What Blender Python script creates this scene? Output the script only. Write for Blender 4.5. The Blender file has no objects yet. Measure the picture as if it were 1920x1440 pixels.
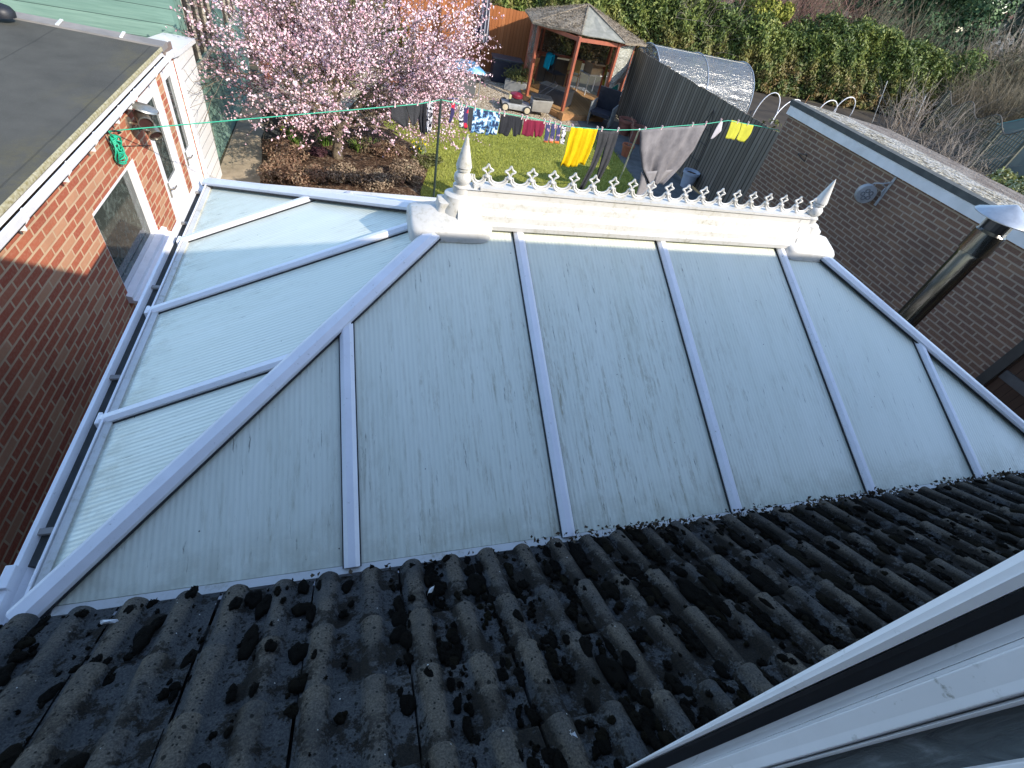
import bpy, math, random
import numpy as np
from mathutils import Vector, Matrix
random.seed(7); RN = np.random.default_rng(11)
R = math.radians
C = bpy.context.scene.collection
scn = bpy.context.scene

# ---------------------------------------------------------------- camera
CAMZ = 4.2
F = 889.0596
M3 = np.array([[0.955034, -0.228582, 0.188842], [-0.035344, -0.720135, -0.692933], [0.294384, 0.655100, -0.695832]])
cam = bpy.data.cameras.new('camera'); camo = bpy.data.objects.new('camera', cam); C.objects.link(camo)
cam.sensor_width = 36.0; cam.lens = F / 1920 * 36; cam.clip_start = 0.02; cam.clip_end = 2000
camo.matrix_world = Matrix(((M3[0][0], -M3[1][0], -M3[2][0], 0), (M3[0][1], -M3[1][1], -M3[2][1], 0),
                            (M3[0][2], -M3[1][2], -M3[2][2], CAMZ), (0, 0, 0, 1)))
scn.camera = camo
# ---------------------------------------------------------------- light
TRAVEL = Vector((-1.07, 1.2, -1.0)).normalized()
w = bpy.data.worlds.new('World'); scn.world = w; w.use_nodes = True
wn = w.node_tree; bg = wn.nodes['Background']
sky = wn.nodes.new('ShaderNodeTexSky'); sky.sky_type = 'NISHITA'; sky.sun_disc = False
sky.sun_elevation = R(31.9); sky.sun_rotation = math.atan2(1.07, -1.2)
sky.air_density = 1.0; sky.dust_density = 0.6; sky.ozone_density = 2.2
wn.links.new(sky.outputs[0], bg.inputs[0]); bg.inputs[1].default_value = 0.15
sl = bpy.data.lights.new('sun', 'SUN'); sl.energy = 2.6; sl.angle = R(0.5); sl.color = (1.0, 0.91, 0.78)
so = bpy.data.objects.new('sun', sl); C.objects.link(so); so.rotation_euler = TRAVEL.to_track_quat('-Z', 'Y').to_euler()
so.location = (10, -10, 20)
scn.view_settings.view_transform = 'Standard'; scn.view_settings.look = 'None'
scn.view_settings.exposure = 1.33; scn.view_settings.gamma = 1.0; scn.view_settings.use_curve_mapping = False

# ---------------------------------------------------------------- points on real planes
CAM = np.array([0, 0, CAMZ])
def ray(u, v): return M3.T @ np.array([(u - 960) / F, (v - 720) / F, 1.0])
def at_z(u, v, z=0.0): r = ray(u, v); return r * ((z - CAMZ) / r[2]) + CAM
def at_x(u, v, x): r = ray(u, v); return r * (x / r[0]) + CAM
def at_y(u, v, y): r = ray(u, v); return r * (y / r[1]) + CAM

# ---------------------------------------------------------------- mesh builder
ORG = {}
class MB:
    def __init__(s): s.v = []; s.f = []
    def add(s, vs, fs):
        n = len(s.v); s.v += [tuple(map(float, p)) for p in vs]; s.f += [tuple(n + i for i in f) for f in fs]; return s
    def box(s, x0, x1, y0, y1, z0, z1):
        return s.add([(x0,y0,z0),(x1,y0,z0),(x1,y1,z0),(x0,y1,z0),(x0,y0,z1),(x1,y0,z1),(x1,y1,z1),(x0,y1,z1)],
                     [(0,3,2,1),(4,5,6,7),(0,1,5,4),(1,2,6,5),(2,3,7,6),(3,0,4,7)])
    def obox(s, c, ax, ay, az, hx, hy, hz):
        c = np.array(c, float); X = np.array(ax, float) * hx; Y = np.array(ay, float) * hy; Z = np.array(az, float) * hz
        vs = [c + a * X + b * Y + d * Z for d in (-1, 1) for a, b in ((-1,-1),(1,-1),(1,1),(-1,1))]
        return s.add(vs, [(0,3,2,1),(4,5,6,7),(0,1,5,4),(1,2,6,5),(2,3,7,6),(3,0,4,7)])
    def rbox(s, c, rz, hx, hy, hz, tilt=0):
        m = Matrix.Rotation(rz, 3, 'Z') @ Matrix.Rotation(tilt, 3, 'Y')
        return s.obox(c, m.col[0], m.col[1], m.col[2], hx, hy, hz)
    def beam(s, p0, p1, prof, up=(0, 0, 1)):
        # profile of (side, up) points swept from p0 to p1
        p0 = Vector(p0); p1 = Vector(p1); d = (p1 - p0).normalized(); side = d.cross(Vector(up)).normalized(); u = side.cross(d)
        n = len(prof); vs = [p + side * a + u * b for p in (p0, p1) for a, b in prof]
        fs = [(i, (i+1) % n, n + (i+1) % n, n + i) for i in range(n)] + [tuple(range(n))[::-1], tuple(range(n, 2*n))]
        return s.add(vs, fs)
    def bar(s, p0, p1, w_, h_, up=(0, 0, 1)):
        return s.beam(p0, p1, [(-w_/2,-h_/2),(w_/2,-h_/2),(w_/2,h_/2),(-w_/2,h_/2)], up)
    def tube(s, pts, r, n=8, cap=True):
        pts = [Vector(p) for p in pts]; k = len(pts)
        if not hasattr(r, '__len__'): r = [r] * k
        base = len(s.v); prev = None
        for i, p in enumerate(pts):
            d = (pts[min(i+1, k-1)] - pts[max(i-1, 0)]).normalized()
            if prev is None:
                a = d.cross(Vector((0, 0, 1)) if abs(d.z) < .9 else Vector((1, 0, 0))).normalized()
            else:
                a = (prev - d * prev.dot(d)).normalized()
            prev = a; b = d.cross(a)
            for j in range(n):
                t = 2 * math.pi * j / n; q = p + (a * math.cos(t) + b * math.sin(t)) * r[i]; s.v.append(tuple(q))
        for i in range(k - 1):
            for j in range(n):
                s.f.append((base+i*n+j, base+i*n+(j+1) % n, base+(i+1)*n+(j+1) % n, base+(i+1)*n+j))
        if cap:
            s.f.append(tuple(base+j for j in range(n))[::-1]); s.f.append(tuple(base+(k-1)*n+j for j in range(n)))
        return s
    def lathe(s, prof, o, n=20, axis=None):
        m = Matrix.Identity(3) if axis is None else Vector(axis).to_track_quat('Z', 'Y').to_matrix()
        base = len(s.v); o = Vector(o)
        for r, z in prof:
            for j in range(n):
                t = 2*math.pi*j/n; s.v.append(tuple(o + m @ Vector((r*math.cos(t), r*math.sin(t), z))))
        for i in range(len(prof)-1):
            for j in range(n):
                s.f.append((base+i*n+j, base+i*n+(j+1) % n, base+(i+1)*n+(j+1) % n, base+(i+1)*n+j))
        s.f.append(tuple(base+j for j in range(n))[::-1]); k = len(prof)-1
        s.f.append(tuple(base+k*n+j for j in range(n)))
        return s
    def prism(s, top, dz):
        # polygon of 3-D points extruded by the vector dz
        n = len(top); d = np.array(dz, float); vs = [np.array(p, float) for p in top] + [np.array(p, float) + d for p in top]
        return s.add(vs, [tuple(range(n)), tuple(range(n, 2*n))[::-1]] + [(i, n+i, n+(i+1) % n, (i+1) % n) for i in range(n)])
    def grid(s, P):
        # P: rows x cols of points
        r = len(P); c = len(P[0]); base = len(s.v)
        for row in P: s.v += [tuple(map(float, q)) for q in row]
        for i in range(r-1):
            for j in range(c-1): s.f.append((base+i*c+j, base+i*c+j+1, base+(i+1)*c+j+1, base+(i+1)*c+j))
        return s
    def build(s, name, m, parent=None, smooth=False, bevel=0, solid=0, fix=True):
        o0 = ORG.get(parent, Vector((0, 0, 0))) if parent else Vector((0, 0, 0))
        me = bpy.data.meshes.new(name)
        me.from_pydata([(a - o0.x, b - o0.y, c - o0.z) for a, b, c in s.v], [], s.f)
        return finish(me, name, m, parent, o0, smooth, bevel, solid, fix)
def finish(me, name, m, parent, o0, smooth=False, bevel=0, solid=0, fix=False):
    if fix:
        import bmesh
        b = bmesh.new(); b.from_mesh(me); bmesh.ops.recalc_face_normals(b, faces=b.faces); b.to_mesh(me); b.free()
    me.materials.append(m)
    if smooth: me.polygons.foreach_set('use_smooth', [True] * len(me.polygons))
    me.update()
    o = bpy.data.objects.new(name, me); C.objects.link(o); ORG[o] = o0
    if parent: o.parent = parent
    if smooth == 'auto':
        me.set_sharp_from_angle(angle=R(38))
    if solid:
        md = o.modifiers.new('thickness', 'SOLIDIFY'); md.thickness = solid; md.offset = 0
    if bevel:
        md = o.modifiers.new('bevel', 'BEVEL'); md.width = bevel; md.segments = 2; md.limit_method = 'ANGLE'; md.angle_limit = R(40)
    return o
def tag(o, label=None, cat=None, group=None, kind=None):
    if label: o['label'] = label
    if cat: o['category'] = cat
    if group: o['group'] = group
    if kind: o['kind'] = kind
    return o
def thing(name, loc, label, cat, group=None):
    o = bpy.data.objects.new(name, None); C.objects.link(o); o.location = loc; o.empty_display_size = .1
    ORG[o] = Vector(loc); return tag(o, label, cat, group)
def clone(o, loc, rz=0, label=None, scale=1):
    r = o.copy(); C.objects.link(r); r.location = loc; r.rotation_euler = (0, 0, rz); r.scale = (scale,)*3
    if label: r['label'] = label
    for ch in list(o.children):
        c = ch.copy(); C.objects.link(c); c.parent = r
        for g in list(ch.children):
            d = g.copy(); C.objects.link(d); d.parent = c
    return r
# leaf / petal cards: every card is its own small quad, turned at random
def cards(P, size, name, m, parent=None, nrm=None, spread=1.0, aspect=1.6, drop=0.0, extra=None):
    P = np.asarray(P, float); n = len(P)
    a = RN.normal(size=(n, 3))
    if nrm is not None: a = a * spread + nrm
    a[:, 2] += 1e-4
    a /= np.linalg.norm(a, axis=1)[:, None]
    t = RN.normal(size=(n, 3)); t[:, 2] -= drop
    t -= (t * a).sum(1)[:, None] * a; t /= np.linalg.norm(t, axis=1)[:, None]
    b = np.cross(a, t)
    sz = np.broadcast_to(np.asarray(size, float), (n,)) * RN.uniform(.6, 1.3, n)
    L = t * (sz * aspect)[:, None] * .5; W = b * sz[:, None] * .5; B = a * (sz * .18)[:, None]
    V = np.stack([P - L, P + W * .9 + B - L * .15, P + L, P - W * .9 + B - L * .15], 1).reshape(-1, 3)
    Fc = np.arange(n * 4).reshape(n, 4)
    if extra is not None:
        Fc = np.concatenate([Fc, np.array(extra.f).reshape(-1, 4) + len(V)]); V = np.concatenate([V, np.array(extra.v)])
    return raw_mesh(V, Fc, name, m, parent)
def raw_mesh(V, Fc, name, m, parent=None, smooth=False):
    o0 = ORG.get(parent, Vector((0, 0, 0))) if parent else Vector((0, 0, 0))
    me = bpy.data.meshes.new(name); V = V - np.array(o0); k = Fc.shape[1]
    me.vertices.add(len(V)); me.vertices.foreach_set('co', V.astype(np.float32).ravel())
    me.loops.add(Fc.size); me.loops.foreach_set('vertex_index', Fc.astype(np.int32).ravel())
    me.polygons.add(len(Fc)); me.polygons.foreach_set('loop_start', np.arange(0, Fc.size, k, dtype=np.int32))
    me.polygons.foreach_set('loop_total', np.full(len(Fc), k, dtype=np.int32))
    me.update(calc_edges=True); me.validate()
    return finish(me, name, m, parent, o0, smooth)

# ---------------------------------------------------------------- materials
class NT:
    def __init__(s, name):
        s.m = bpy.data.materials.new(name); s.m.use_nodes = True; s.t = s.m.node_tree; s.b = s.t.nodes['Principled BSDF']
        s.pos = None
    def n(s, typ, **kw):
        x = s.t.nodes.new('ShaderNode' + typ)
        for k, v in kw.items():
            if k.startswith('i_'):
                key = k[2:]; key = int(key) if key.isdigit() else key.replace('_', ' ')
                s.set(x.inputs[key], v)
            else: setattr(x, k, v)
        return x
    def set(s, sock, v):
        if isinstance(v, bpy.types.NodeSocket): s.t.links.new(v, sock)
        elif isinstance(v, (tuple, list)) and sock.type == 'RGBA' and len(v) == 3: sock.default_value = (*v, 1)
        else: sock.default_value = v
    def P(s):
        if s.pos is None: s.pos = s.n('NewGeometry').outputs['Position']
        return s.pos
    def O(s): return s.n('TexCoord').outputs['Object']
    def map(s, scale=(1, 1, 1), rot=(0, 0, 0), vec=None):
        return s.n('Mapping', i_Vector=vec or s.P(), i_Scale=scale, i_Rotation=rot).outputs[0]
    def noise(s, scale, detail=4, rough=.55, vec=None, dist=0):
        return s.n('TexNoise', i_Vector=vec or s.P(), i_Scale=scale, i_Detail=detail, i_Roughness=rough, i_Distortion=dist).outputs[0]
    def ramp(s, fac, *stops):
        x = s.n('ValToRGB', i_Fac=fac); e = x.color_ramp.elements
        while len(e) < len(stops): e.new(.5)
        for el, (p, c) in zip(e, stops): el.position = p; el.color = (*c, 1) if len(c) == 3 else c
        return x.outputs[0]
    def val(s, fac, a, b): # smooth threshold
        return s.n('MapRange', i_Value=fac, i_1=a, i_2=b).outputs[0]
    def mix(s, fac, a, b, mode='MIX'):
        x = s.n('Mix', data_type='RGBA', blend_type=mode); s.set(x.inputs[0], fac); s.set(x.inputs[6], a); s.set(x.inputs[7], b); return x.outputs[2]
    def math(s, op, a, b=0.0): return s.n('Math', operation=op, i_0=a, i_1=b).outputs[0]
    def rnd(s): return s.n('NewGeometry').outputs['Random Per Island']
    def bump(s, h, strength=.3, dist=.01):
        s.t.links.new(s.n('Bump', i_Height=h, i_Strength=strength, i_Distance=dist).outputs[0], s.b.inputs['Normal'])
    def out(s, col, rough=.6, metal=0, spec=.5, **kw):
        s.set(s.b.inputs['Base Color'], col); s.set(s.b.inputs['Roughness'], rough); s.set(s.b.inputs['Metallic'], metal)
        s.set(s.b.inputs['Specular IOR Level'], spec)
        for k, v in kw.items(): s.set(s.b.inputs[k.replace('_', ' ')], v)
        return s.m
def noisy(name, c1, c2, scale=8, rough=.6, bump=.15, bscale=60, metal=0, spec=.5, lo=.35, hi=.65, dist=.004):
    t = NT(name); v = t.O()
    col = t.mix(t.val(t.noise(scale, 5, vec=v), lo, hi), c1, c2)
    if bump: t.bump(t.noise(bscale, 4, vec=v), bump, dist)
    return t.out(col, rough, metal, spec)
def leafy(name, *cols, scale=.6, rough=.7):
    t = NT(name)
    st = [(i / max(1, len(cols) - 1), c) for i, c in enumerate(cols)]
    big = t.noise(scale, 3)
    f = t.math('ADD', t.math('MULTIPLY', t.rnd(), .55), t.math('MULTIPLY', t.val(big, .3, .7), .45))
    col = t.ramp(f, *st)
    return t.out(col, rough, 0, .15)
def brick(name, c1, c2, c3, mortar, axis='x', rough=.85, mort=.011):
    t = NT(name); sp = t.n('SeparateXYZ', i_0=t.P())
    vec = t.n('CombineXYZ', i_0=sp.outputs['Y' if axis == 'x' else 'X'], i_1=sp.outputs['Z']).outputs[0]
    wob = t.n('MixRGB', i_Fac=.004, i_Color1=vec, i_Color2=t.n('TexNoise', i_Vector=t.P(), i_Scale=9.0).outputs[1]).outputs[0]
    b1 = t.n('TexBrick', i_Vector=wob, i_Color1=c1, i_Color2=c2, i_Mortar=mortar, i_Scale=1.0, i_Mortar_Size=mort, i_Mortar_Smooth=.15, i_Bias=0.0, i_Brick_Width=.225, i_Row_Height=.075)
    b2 = t.n('TexBrick', i_Vector=wob, i_Color1=(0, 0, 0), i_Color2=(1, 1, 1), i_Mortar=(0, 0, 0), i_Scale=1.0, i_Mortar_Size=0.0, i_Bias=0.0, i_Brick_Width=.225, i_Row_Height=.075)
    r2 = t.n('TexWhiteNoise', noise_dimensions='1D', i_W=t.math('MULTIPLY', b2.outputs[0], 37.7)).outputs[0]
    col = t.mix(t.math('MULTIPLY', t.val(r2, .78, .84), t.math('SUBTRACT', 1.0, b1.outputs[1])), b1.outputs[0], c3)
    col = t.mix(t.math('MULTIPLY', t.val(t.noise(45, 5), .45, .75), .25), col, mortar)
    col = t.mix(t.math('MULTIPLY', t.val(t.noise(1.3, 5), .5, .75), .3), col, (.03, .026, .022))
    h = t.math('ADD', t.math('MULTIPLY', b1.outputs[1], -1.0), t.math('MULTIPLY', t.noise(120, 3), .25))
    t.bump(h, .5, .006)
    return t.out(col, rough, 0, .3)
def boards(name, cols, axis, pitch, rough=.8, gap=.06, grain=(30, 30, 2), vertical=True):
    # planks whose long side runs along z (vertical) or along the wall
    t = NT(name); sp = t.n('SeparateXYZ', i_0=t.P())
    c = t.math('DIVIDE', sp.outputs[axis], pitch)
    idn = t.math('FLOOR', c); fr = t.math('FRACT', c)
    rn = t.n('TexWhiteNoise', noise_dimensions='1D', i_W=idn).outputs[0]
    g = t.noise(1, 5, .65, t.map(grain))
    f = t.math('ADD', t.math('MULTIPLY', rn, .55), t.math('MULTIPLY', t.val(g, .3, .7), .45))
    col = t.ramp(f, *[(i / max(1, len(cols) - 1), k) for i, k in enumerate(cols)])
    edge = t.math('ABSOLUTE', t.math('SUBTRACT', fr, .5)); e = t.val(edge, .5 - gap, .5)
    col = t.mix(e, col, tuple(x * .25 for x in cols[0]))
    t.bump(t.math('SUBTRACT', t.math('MULTIPLY', g, .3), e), .5, .01)
    return t.out(col, rough, 0, .25)
EDGEZ = 2.43
def poly(name, axis):
    # multi-wall polycarbonate; the flutes run down the slope
    t = NT(name); sp = t.n('SeparateXYZ', i_0=t.P()); across = sp.outputs['X' if axis == 'y' else 'Y']
    st = (9, 1.1, .6) if axis == 'y' else (1.1, 9, .6)
    fl = t.math('SINE', t.math('MULTIPLY', across, 2 * math.pi / .0205))
    fs = (48, 6.5, 3) if axis == 'y' else (6.5, 48, 3)
    long_ = t.noise(1, 5, .6, t.map(st)); fine = t.noise(1, 6, .7, t.map(fs)); big = t.noise(1.3, 3)
    base = t.mix(t.val(long_, .35, .7), (.77, .795, .675), (.705, .735, .61))
    base = t.mix(t.math('MULTIPLY', t.val(fl, -.6, 1.0), .10 if axis == 'y' else .15), base, (.27, .31, .28))
    alg = t.math('MULTIPLY', t.val(fine, .53, .74), t.val(big, .42, .60))
    low = t.math('MULTIPLY', t.val(sp.outputs['Z'], EDGEZ, 2.37), t.val(t.noise(1, 4, .6, t.map((14, 14, 6))), .42, .62)); alg = t.math('MAXIMUM', alg, t.math('MULTIPLY', low, .45))
    base = t.mix(t.math('MULTIPLY', alg, .62), base, (.25, .235, .14))
    ctr = t.math('MULTIPLY', t.val(t.math('ABSOLUTE', t.math('SUBTRACT', sp.outputs['X'], 1.05)), 1.5, .2), t.val(sp.outputs['Z'], 2.98, 2.62)) if axis == 'y' else t.math('MULTIPLY', t.val(sp.outputs['Z'], 2.62, 2.38), .45)
    drip = t.math('MULTIPLY', t.math('MULTIPLY', t.val(t.noise(1, 5, .7, t.map((40, 2.6, 1.4) if axis == 'y' else (2.6, 40, 1.4))), .50, .66), t.val(t.noise(1, 6, .75, t.map((70, 20, 9) if axis == 'y' else (20, 70, 9))), .40, .56)), ctr)
    base = t.mix(t.math('MULTIPLY', drip, .72), base, (.25, .21, .10))
    soot = t.math('MULTIPLY', t.val(t.noise(1, 5, .7, t.map((70, 6, 3) if axis == 'y' else (6, 70, 3))), .64, .70), .75)
    base = t.mix(soot, base, (.075, .072, .05))
    sp_ = t.n('TexVoronoi', i_Vector=t.P(), i_Scale=17.0); sel = t.val(sp_.outputs['Distance'], .06, .03)
    rs = t.n('SeparateColor', i_0=sp_.outputs['Color']).outputs[0]
    base = t.mix(t.math('MULTIPLY', sel, t.val(rs, .86, .88)), base, (.03, .03, .025))
    t.bump(t.math('ADD', t.math('MULTIPLY', fl, .5), t.math('MULTIPLY', fine, .4)), .22, .003)
    return t.out(base, t.math('ADD', .19, t.math('MULTIPLY', alg, .35)), 0, .5)
def plain(name, c, rough=.5, metal=0, spec=.5, **kw): return noisy(name, c, tuple(x * .82 for x in c), 5, rough, .06, 90, metal, spec)

W_UPVC = NT('white_upvc')
_d = W_UPVC.noise(1, 5, .65, W_UPVC.map((9, 9, 9))); _s = W_UPVC.noise(55, 4, .7)
W_UPVC = W_UPVC.out(W_UPVC.mix(W_UPVC.math('MULTIPLY', W_UPVC.val(_s, .62, .72), W_UPVC.val(_d, .45, .65)), W_UPVC.mix(W_UPVC.val(_d, .35, .75), (.83, .83, .86), (.75, .75, .77)), (.30, .30, .27)), .32)
t = NT('weathered_upvc'); _a = t.noise(3.2, 6, .65); _b = t.noise(38, 5, .7)
WD_UPVC = t.out(t.mix(t.math('MULTIPLY', t.val(_b, .5, .72), t.val(_a, .42, .62)), t.mix(t.val(_a, .4, .7), (.585, .58, .56), (.52, .51, .465)), (.30, .28, .19)), .4)
BLACK = plain('black_rubber', (.015, .017, .023), .5)
GLASS = NT('dark_window_glass'); GLASS = GLASS.out(GLASS.mix(GLASS.val(GLASS.noise(7, 5, .7, dist=1.5), .45, .75), (.035, .045, .042), (.15, .185, .165)), .06, 0, .6)  # mottled greenish garden reflection is painted into the pane colour
BRICK_RED = brick('orange_red_brick', (.45, .14, .075), (.36, .092, .054), (.50, .255, .15), (.56, .40, .26), 'x', mort=.0095)
BRICK_BROWN = brick('brown_brick', (.180, .102, .068), (.148, .085, .063), (.20, .116, .076), (.315, .25, .19), 'x', mort=.011)
BRICK_Y = brick('brown_brick_house', (.16, .09, .07), (.12, .07, .06), (.18, .11, .08), (.3, .26, .22), 'y')
POLY_Y = poly('polycarbonate_house_side', 'y'); POLY_X = poly('polycarbonate_hip_side', 'x')
t = NT('roof_felt'); _n = t.noise(2.2, 5, .6); _m = t.noise(26, 5, .7)
sp = t.n('SeparateXYZ', i_0=t.P()); edge = t.val(sp.outputs['X'], -2.75, -2.2)
moss_f = t.math('MULTIPLY', t.math('MULTIPLY', t.val(t.noise(1, 4, .6, t.map((3, 1.1, 1))), .47, .60), edge), t.val(_m, .3, .6))
seam = t.val(t.math('ABSOLUTE', t.math('SUBTRACT', t.math('FRACT', t.math('DIVIDE', t.math('ADD', sp.outputs['X'], t.math('MULTIPLY', _n, .03)), .92)), .5)), .012, .004)
col = t.mix(t.val(_n, .3, .7), (.060, .060, .052), (.090, .089, .077)); col = t.mix(t.val(t.noise(300, 2), .62, .75), col, (.18, .18, .17))
col = t.mix(t.math('MULTIPLY', moss_f, .6), col, (.13, .115, .055)); col = t.mix(t.math('MULTIPLY', seam, .35), col, (.018, .018, .018))
t.bump(t.math('ADD', t.noise(240, 3), t.math('MULTIPLY', seam, -1.0)), .35, .003); FELT = t.out(col, .9, 0, .25)
FASCIA_BROWN = noisy('brown_fascia', (.22, .17, .15), (.17, .13, .11), 5, .6)
KERB = noisy('mossy_kerb', (.42, .39, .27), (.22, .19, .085), 40, .9, .15, 60)
GREY_STRIP = noisy('grey_capping', (.30, .28, .26), (.21, .20, .19), 3, .7)
def teal(name, axis, pitch, grain): return boards(name, [(.11, .20, .165), (.17, .285, .235), (.26, .39, .32)], axis, pitch, .75, .03, grain)
TEAL_F = teal('teal_boards_front', 'Z', .19, (2, 2, 40)); TEAL_S = teal('teal_boards_side', 'Y', .14, (3, 30, 2.5))
CLAD = boards('white_cladding', [(.66, .66, .65), (.72, .72, .71), (.78, .78, .77)], 'Z', .15, .45, .05, (2, 2, 20))
FENCE_DARK = boards('dark_fence_boards', [(.105, .088, .068), (.185, .157, .122), (.29, .25, .20)], 'Y', .12, .85, .2, (20, 20, 1.4))
FENCE_ORANGE = boards('orange_fence_boards', [(.28, .095, .03), (.36, .13, .045), (.45, .18, .07)], 'X', .11, .8, .06, (20, 20, 1.4))
TIMBER_RED = noisy('red_stained_timber', (.34, .095, .045), (.25, .065, .035), 7, .6)
TIMBER = noisy('pale_timber', (.42, .22, .09), (.31, .155, .06), 6, .7)
DECK = boards('deck_boards', [(.27, .15, .06), (.34, .19, .075), (.40, .23, .09)], 'X', .12, .7, .05, (20, 2, 2))
t = NT('concrete_roof_tile'); _n = t.noise(6, 5, .6); _s = t.noise(190, 3, .7); rn = t.rnd()
col = t.mix(t.val(t.noise(2.1, 4), .35, .65), (.025, .027, .030), (.045, .046, .047))
col = t.mix(t.math('MULTIPLY', rn, .75), col, (.026, .030, .034)); col = t.mix(t.val(_s, .40, .62), col, t.mix(.3, col, (.15, .15, .14)))
hgt = t.math('SUBTRACT', t.n('VectorMath', operation='DOT_PRODUCT', i_0=t.P(), i_1=(0, .5400, .8417)).outputs['Value'], .777 * .5400 + 2.439 * .8417 - .043)
worn = t.math('MULTIPLY', t.val(t.math('ADD', hgt, t.math('MULTIPLY', t.noise(30, 4), .012)), .031, .043), t.val(t.noise(5, 3), .30, .55))
col = t.mix(t.math('MULTIPLY', worn, .75), col, t.mix(t.val(_s, .40, .62), (.078, .065, .049), (.16, .134, .097)))
col = t.mix(t.val(_s, .72, .77), col, (.30, .29, .25))
col = t.mix(t.math('MULTIPLY', t.val(_n, .52, .72), .6), col, (.028, .030, .031))
vr = t.n('TexVoronoi', i_Vector=t.P(), i_Scale=9.0); vs_ = t.n('SeparateColor', i_0=vr.outputs['Color']).outputs[1]
lich = t.math('MULTIPLY', t.val(t.math('ADD', vr.outputs['Distance'], t.math('MULTIPLY', t.noise(40, 3), .35)), .33, .27), t.val(vs_, .86, .88))
col = t.mix(t.math('MULTIPLY', lich, .5), col, (.15, .15, .13))
for sc_, th_ in ((42.0, .24), (95.0, .3)):
    vd = t.n('TexVoronoi', i_Vector=t.P(), i_Scale=sc_); pk = t.n('SeparateColor', i_0=vd.outputs['Color']).outputs[0]
    dot = t.math('MULTIPLY', t.val(t.math('ADD', vd.outputs['Distance'], t.math('MULTIPLY', t.noise(70, 3), .4)), th_ + .24, th_ + .16), t.val(pk, .72, .76))
    col = t.mix(t.math('MULTIPLY', dot, .9), col, (.007, .007, .005))
wv = t.n('TexVoronoi', i_Vector=t.P(), i_Scale=60.0); wk = t.n('SeparateColor', i_0=wv.outputs['Color']).outputs[1]
col = t.mix(t.math('MULTIPLY', t.val(wv.outputs['Distance'], .16, .1), t.val(wk, .955, .96)), col, (.45, .45, .42))
px_ = t.n('SeparateXYZ', i_0=t.P()).outputs['X']
mm = t.math('MULTIPLY', t.val(t.math('ADD', t.noise(11, 6, .8), t.math('MULTIPLY', t.val(px_, -.9, 1.2), .10)), .53, .58), t.val(hgt, .046, .030))
col = t.mix(t.math('MULTIPLY', mm, .92), col, t.mix(t.val(_s, .4, .6), (.006, .005, .0035), (.016, .012, .007)))
t.bump(t.math('ADD', _s, t.math('ADD', t.math('MULTIPLY', _n, .8), t.math('MULTIPLY', mm, .8))), .6, .005); TILE = t.out(col, .92, 0, .25)
t = NT('roof_moss'); col = t.ramp(t.math('ADD', t.math('MULTIPLY', t.rnd(), .6), t.math('MULTIPLY', t.noise(7, 3), .4)), (0, (.003, .003, .002)), (.6, (.007, .0055, .0035)), (.88, (.015, .012, .005)), (1, (.035, .024, .010)))
t.bump(t.noise(260, 4, .8), 1.0, .01); MOSS = t.out(col, .95, 0, .1)
FLUE = NT('flue_metal'); _a = FLUE.noise(1, 4, .6, FLUE.map((14, 14, 2.2))); FLUE.bump(_a, .35, .02)
FLUE = FLUE.out(FLUE.mix(FLUE.val(_a, .4, .7), (.20, .198, .185), (.075, .073, .065)), FLUE.math('ADD', .12, FLUE.math('MULTIPLY', _a, .2)), 1.0)
GALV = noisy('galvanised_cap', (.55, .57, .58), (.42, .44, .46), 12, .4, .05, 60, .7)
STEEL = noisy('steel', (.5, .49, .44), (.36, .34, .28), 20, .35, .05, 80, .85)
t = NT('garage_roof_chippings'); _v = t.n('TexVoronoi', i_Vector=t.P(), i_Scale=24.0); _c = t.noise(10, 7, .8)
sp = t.n('SeparateXYZ', i_0=t.P()); strip = t.val(t.math('ADD', sp.outputs['X'], t.math('MULTIPLY', t.noise(1.6, 5), .9)), 9.45, 9.6); mossband = t.val(t.math('SUBTRACT', t.noise(5.5, 6, .75), t.math('MULTIPLY', t.val(sp.outputs['X'], 7.8, 9.2), .12)), .40, .50)
ch = t.math('ADD', t.math('MULTIPLY', t.n('SeparateColor', i_0=_v.outputs['Color']).outputs[0], .3), t.math('MULTIPLY', t.val(_c, .38, .62), .7))
col = t.ramp(ch, (.2, (.03, .024, .014)), (.42, (.11, .092, .055)), (.6, (.30, .27, .20)), (.8, (.55, .52, .44)))
col = t.mix(mossband, t.mix(t.val(_c, .35, .6), (.20, .19, .17), (.42, .41, .38)), col); col = t.mix(strip, col, t.mix(t.val(t.noise(4, 5), .4, .65), (.22, .195, .17), (.13, .105, .088)))
t.bump(_v.outputs['Distance'], .8, .03); CHIPS = t.out(col, .95, 0, .2)
BITUMEN = noisy('dark_roof_edge', (.055, .06, .058), (.085, .09, .085), 8, .85, .2, 60)
FASCIA_WHITE = noisy('white_fascia_paint', (.72, .73, .74), (.60, .61, .61), 4, .5, .1, 30)
GRASSC = NT('lawn_grass'); GRASSC.bump(GRASSC.noise(90, 4, .7), .8, .03)
GRASSC = GRASSC.out(GRASSC.ramp(GRASSC.math('ADD', GRASSC.math('MULTIPLY', GRASSC.noise(1.4, 4), .55), GRASSC.math('MULTIPLY', GRASSC.noise(34, 4, .7), .45)), (.3, (.15, .165, .035)), (.5, (.27, .29, .055)), (.7, (.38, .38, .10))), .95, 0, .15)
BLADE = NT('grass_blade'); BLADE = BLADE.out(BLADE.ramp(BLADE.math('ADD', BLADE.math('MULTIPLY', BLADE.rnd(), .6), BLADE.math('MULTIPLY', BLADE.noise(1.1, 3), .4)), (.1, (.15, .18, .03)), (.5, (.29, .32, .055)), (.9, (.42, .42, .12))), .8, 0, .2)
t = NT('gravel'); _v = t.n('TexVoronoi', i_Vector=t.P(), i_Scale=26.0)
ch = t.n('SeparateColor', i_0=_v.outputs['Color']).outputs[0]
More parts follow.
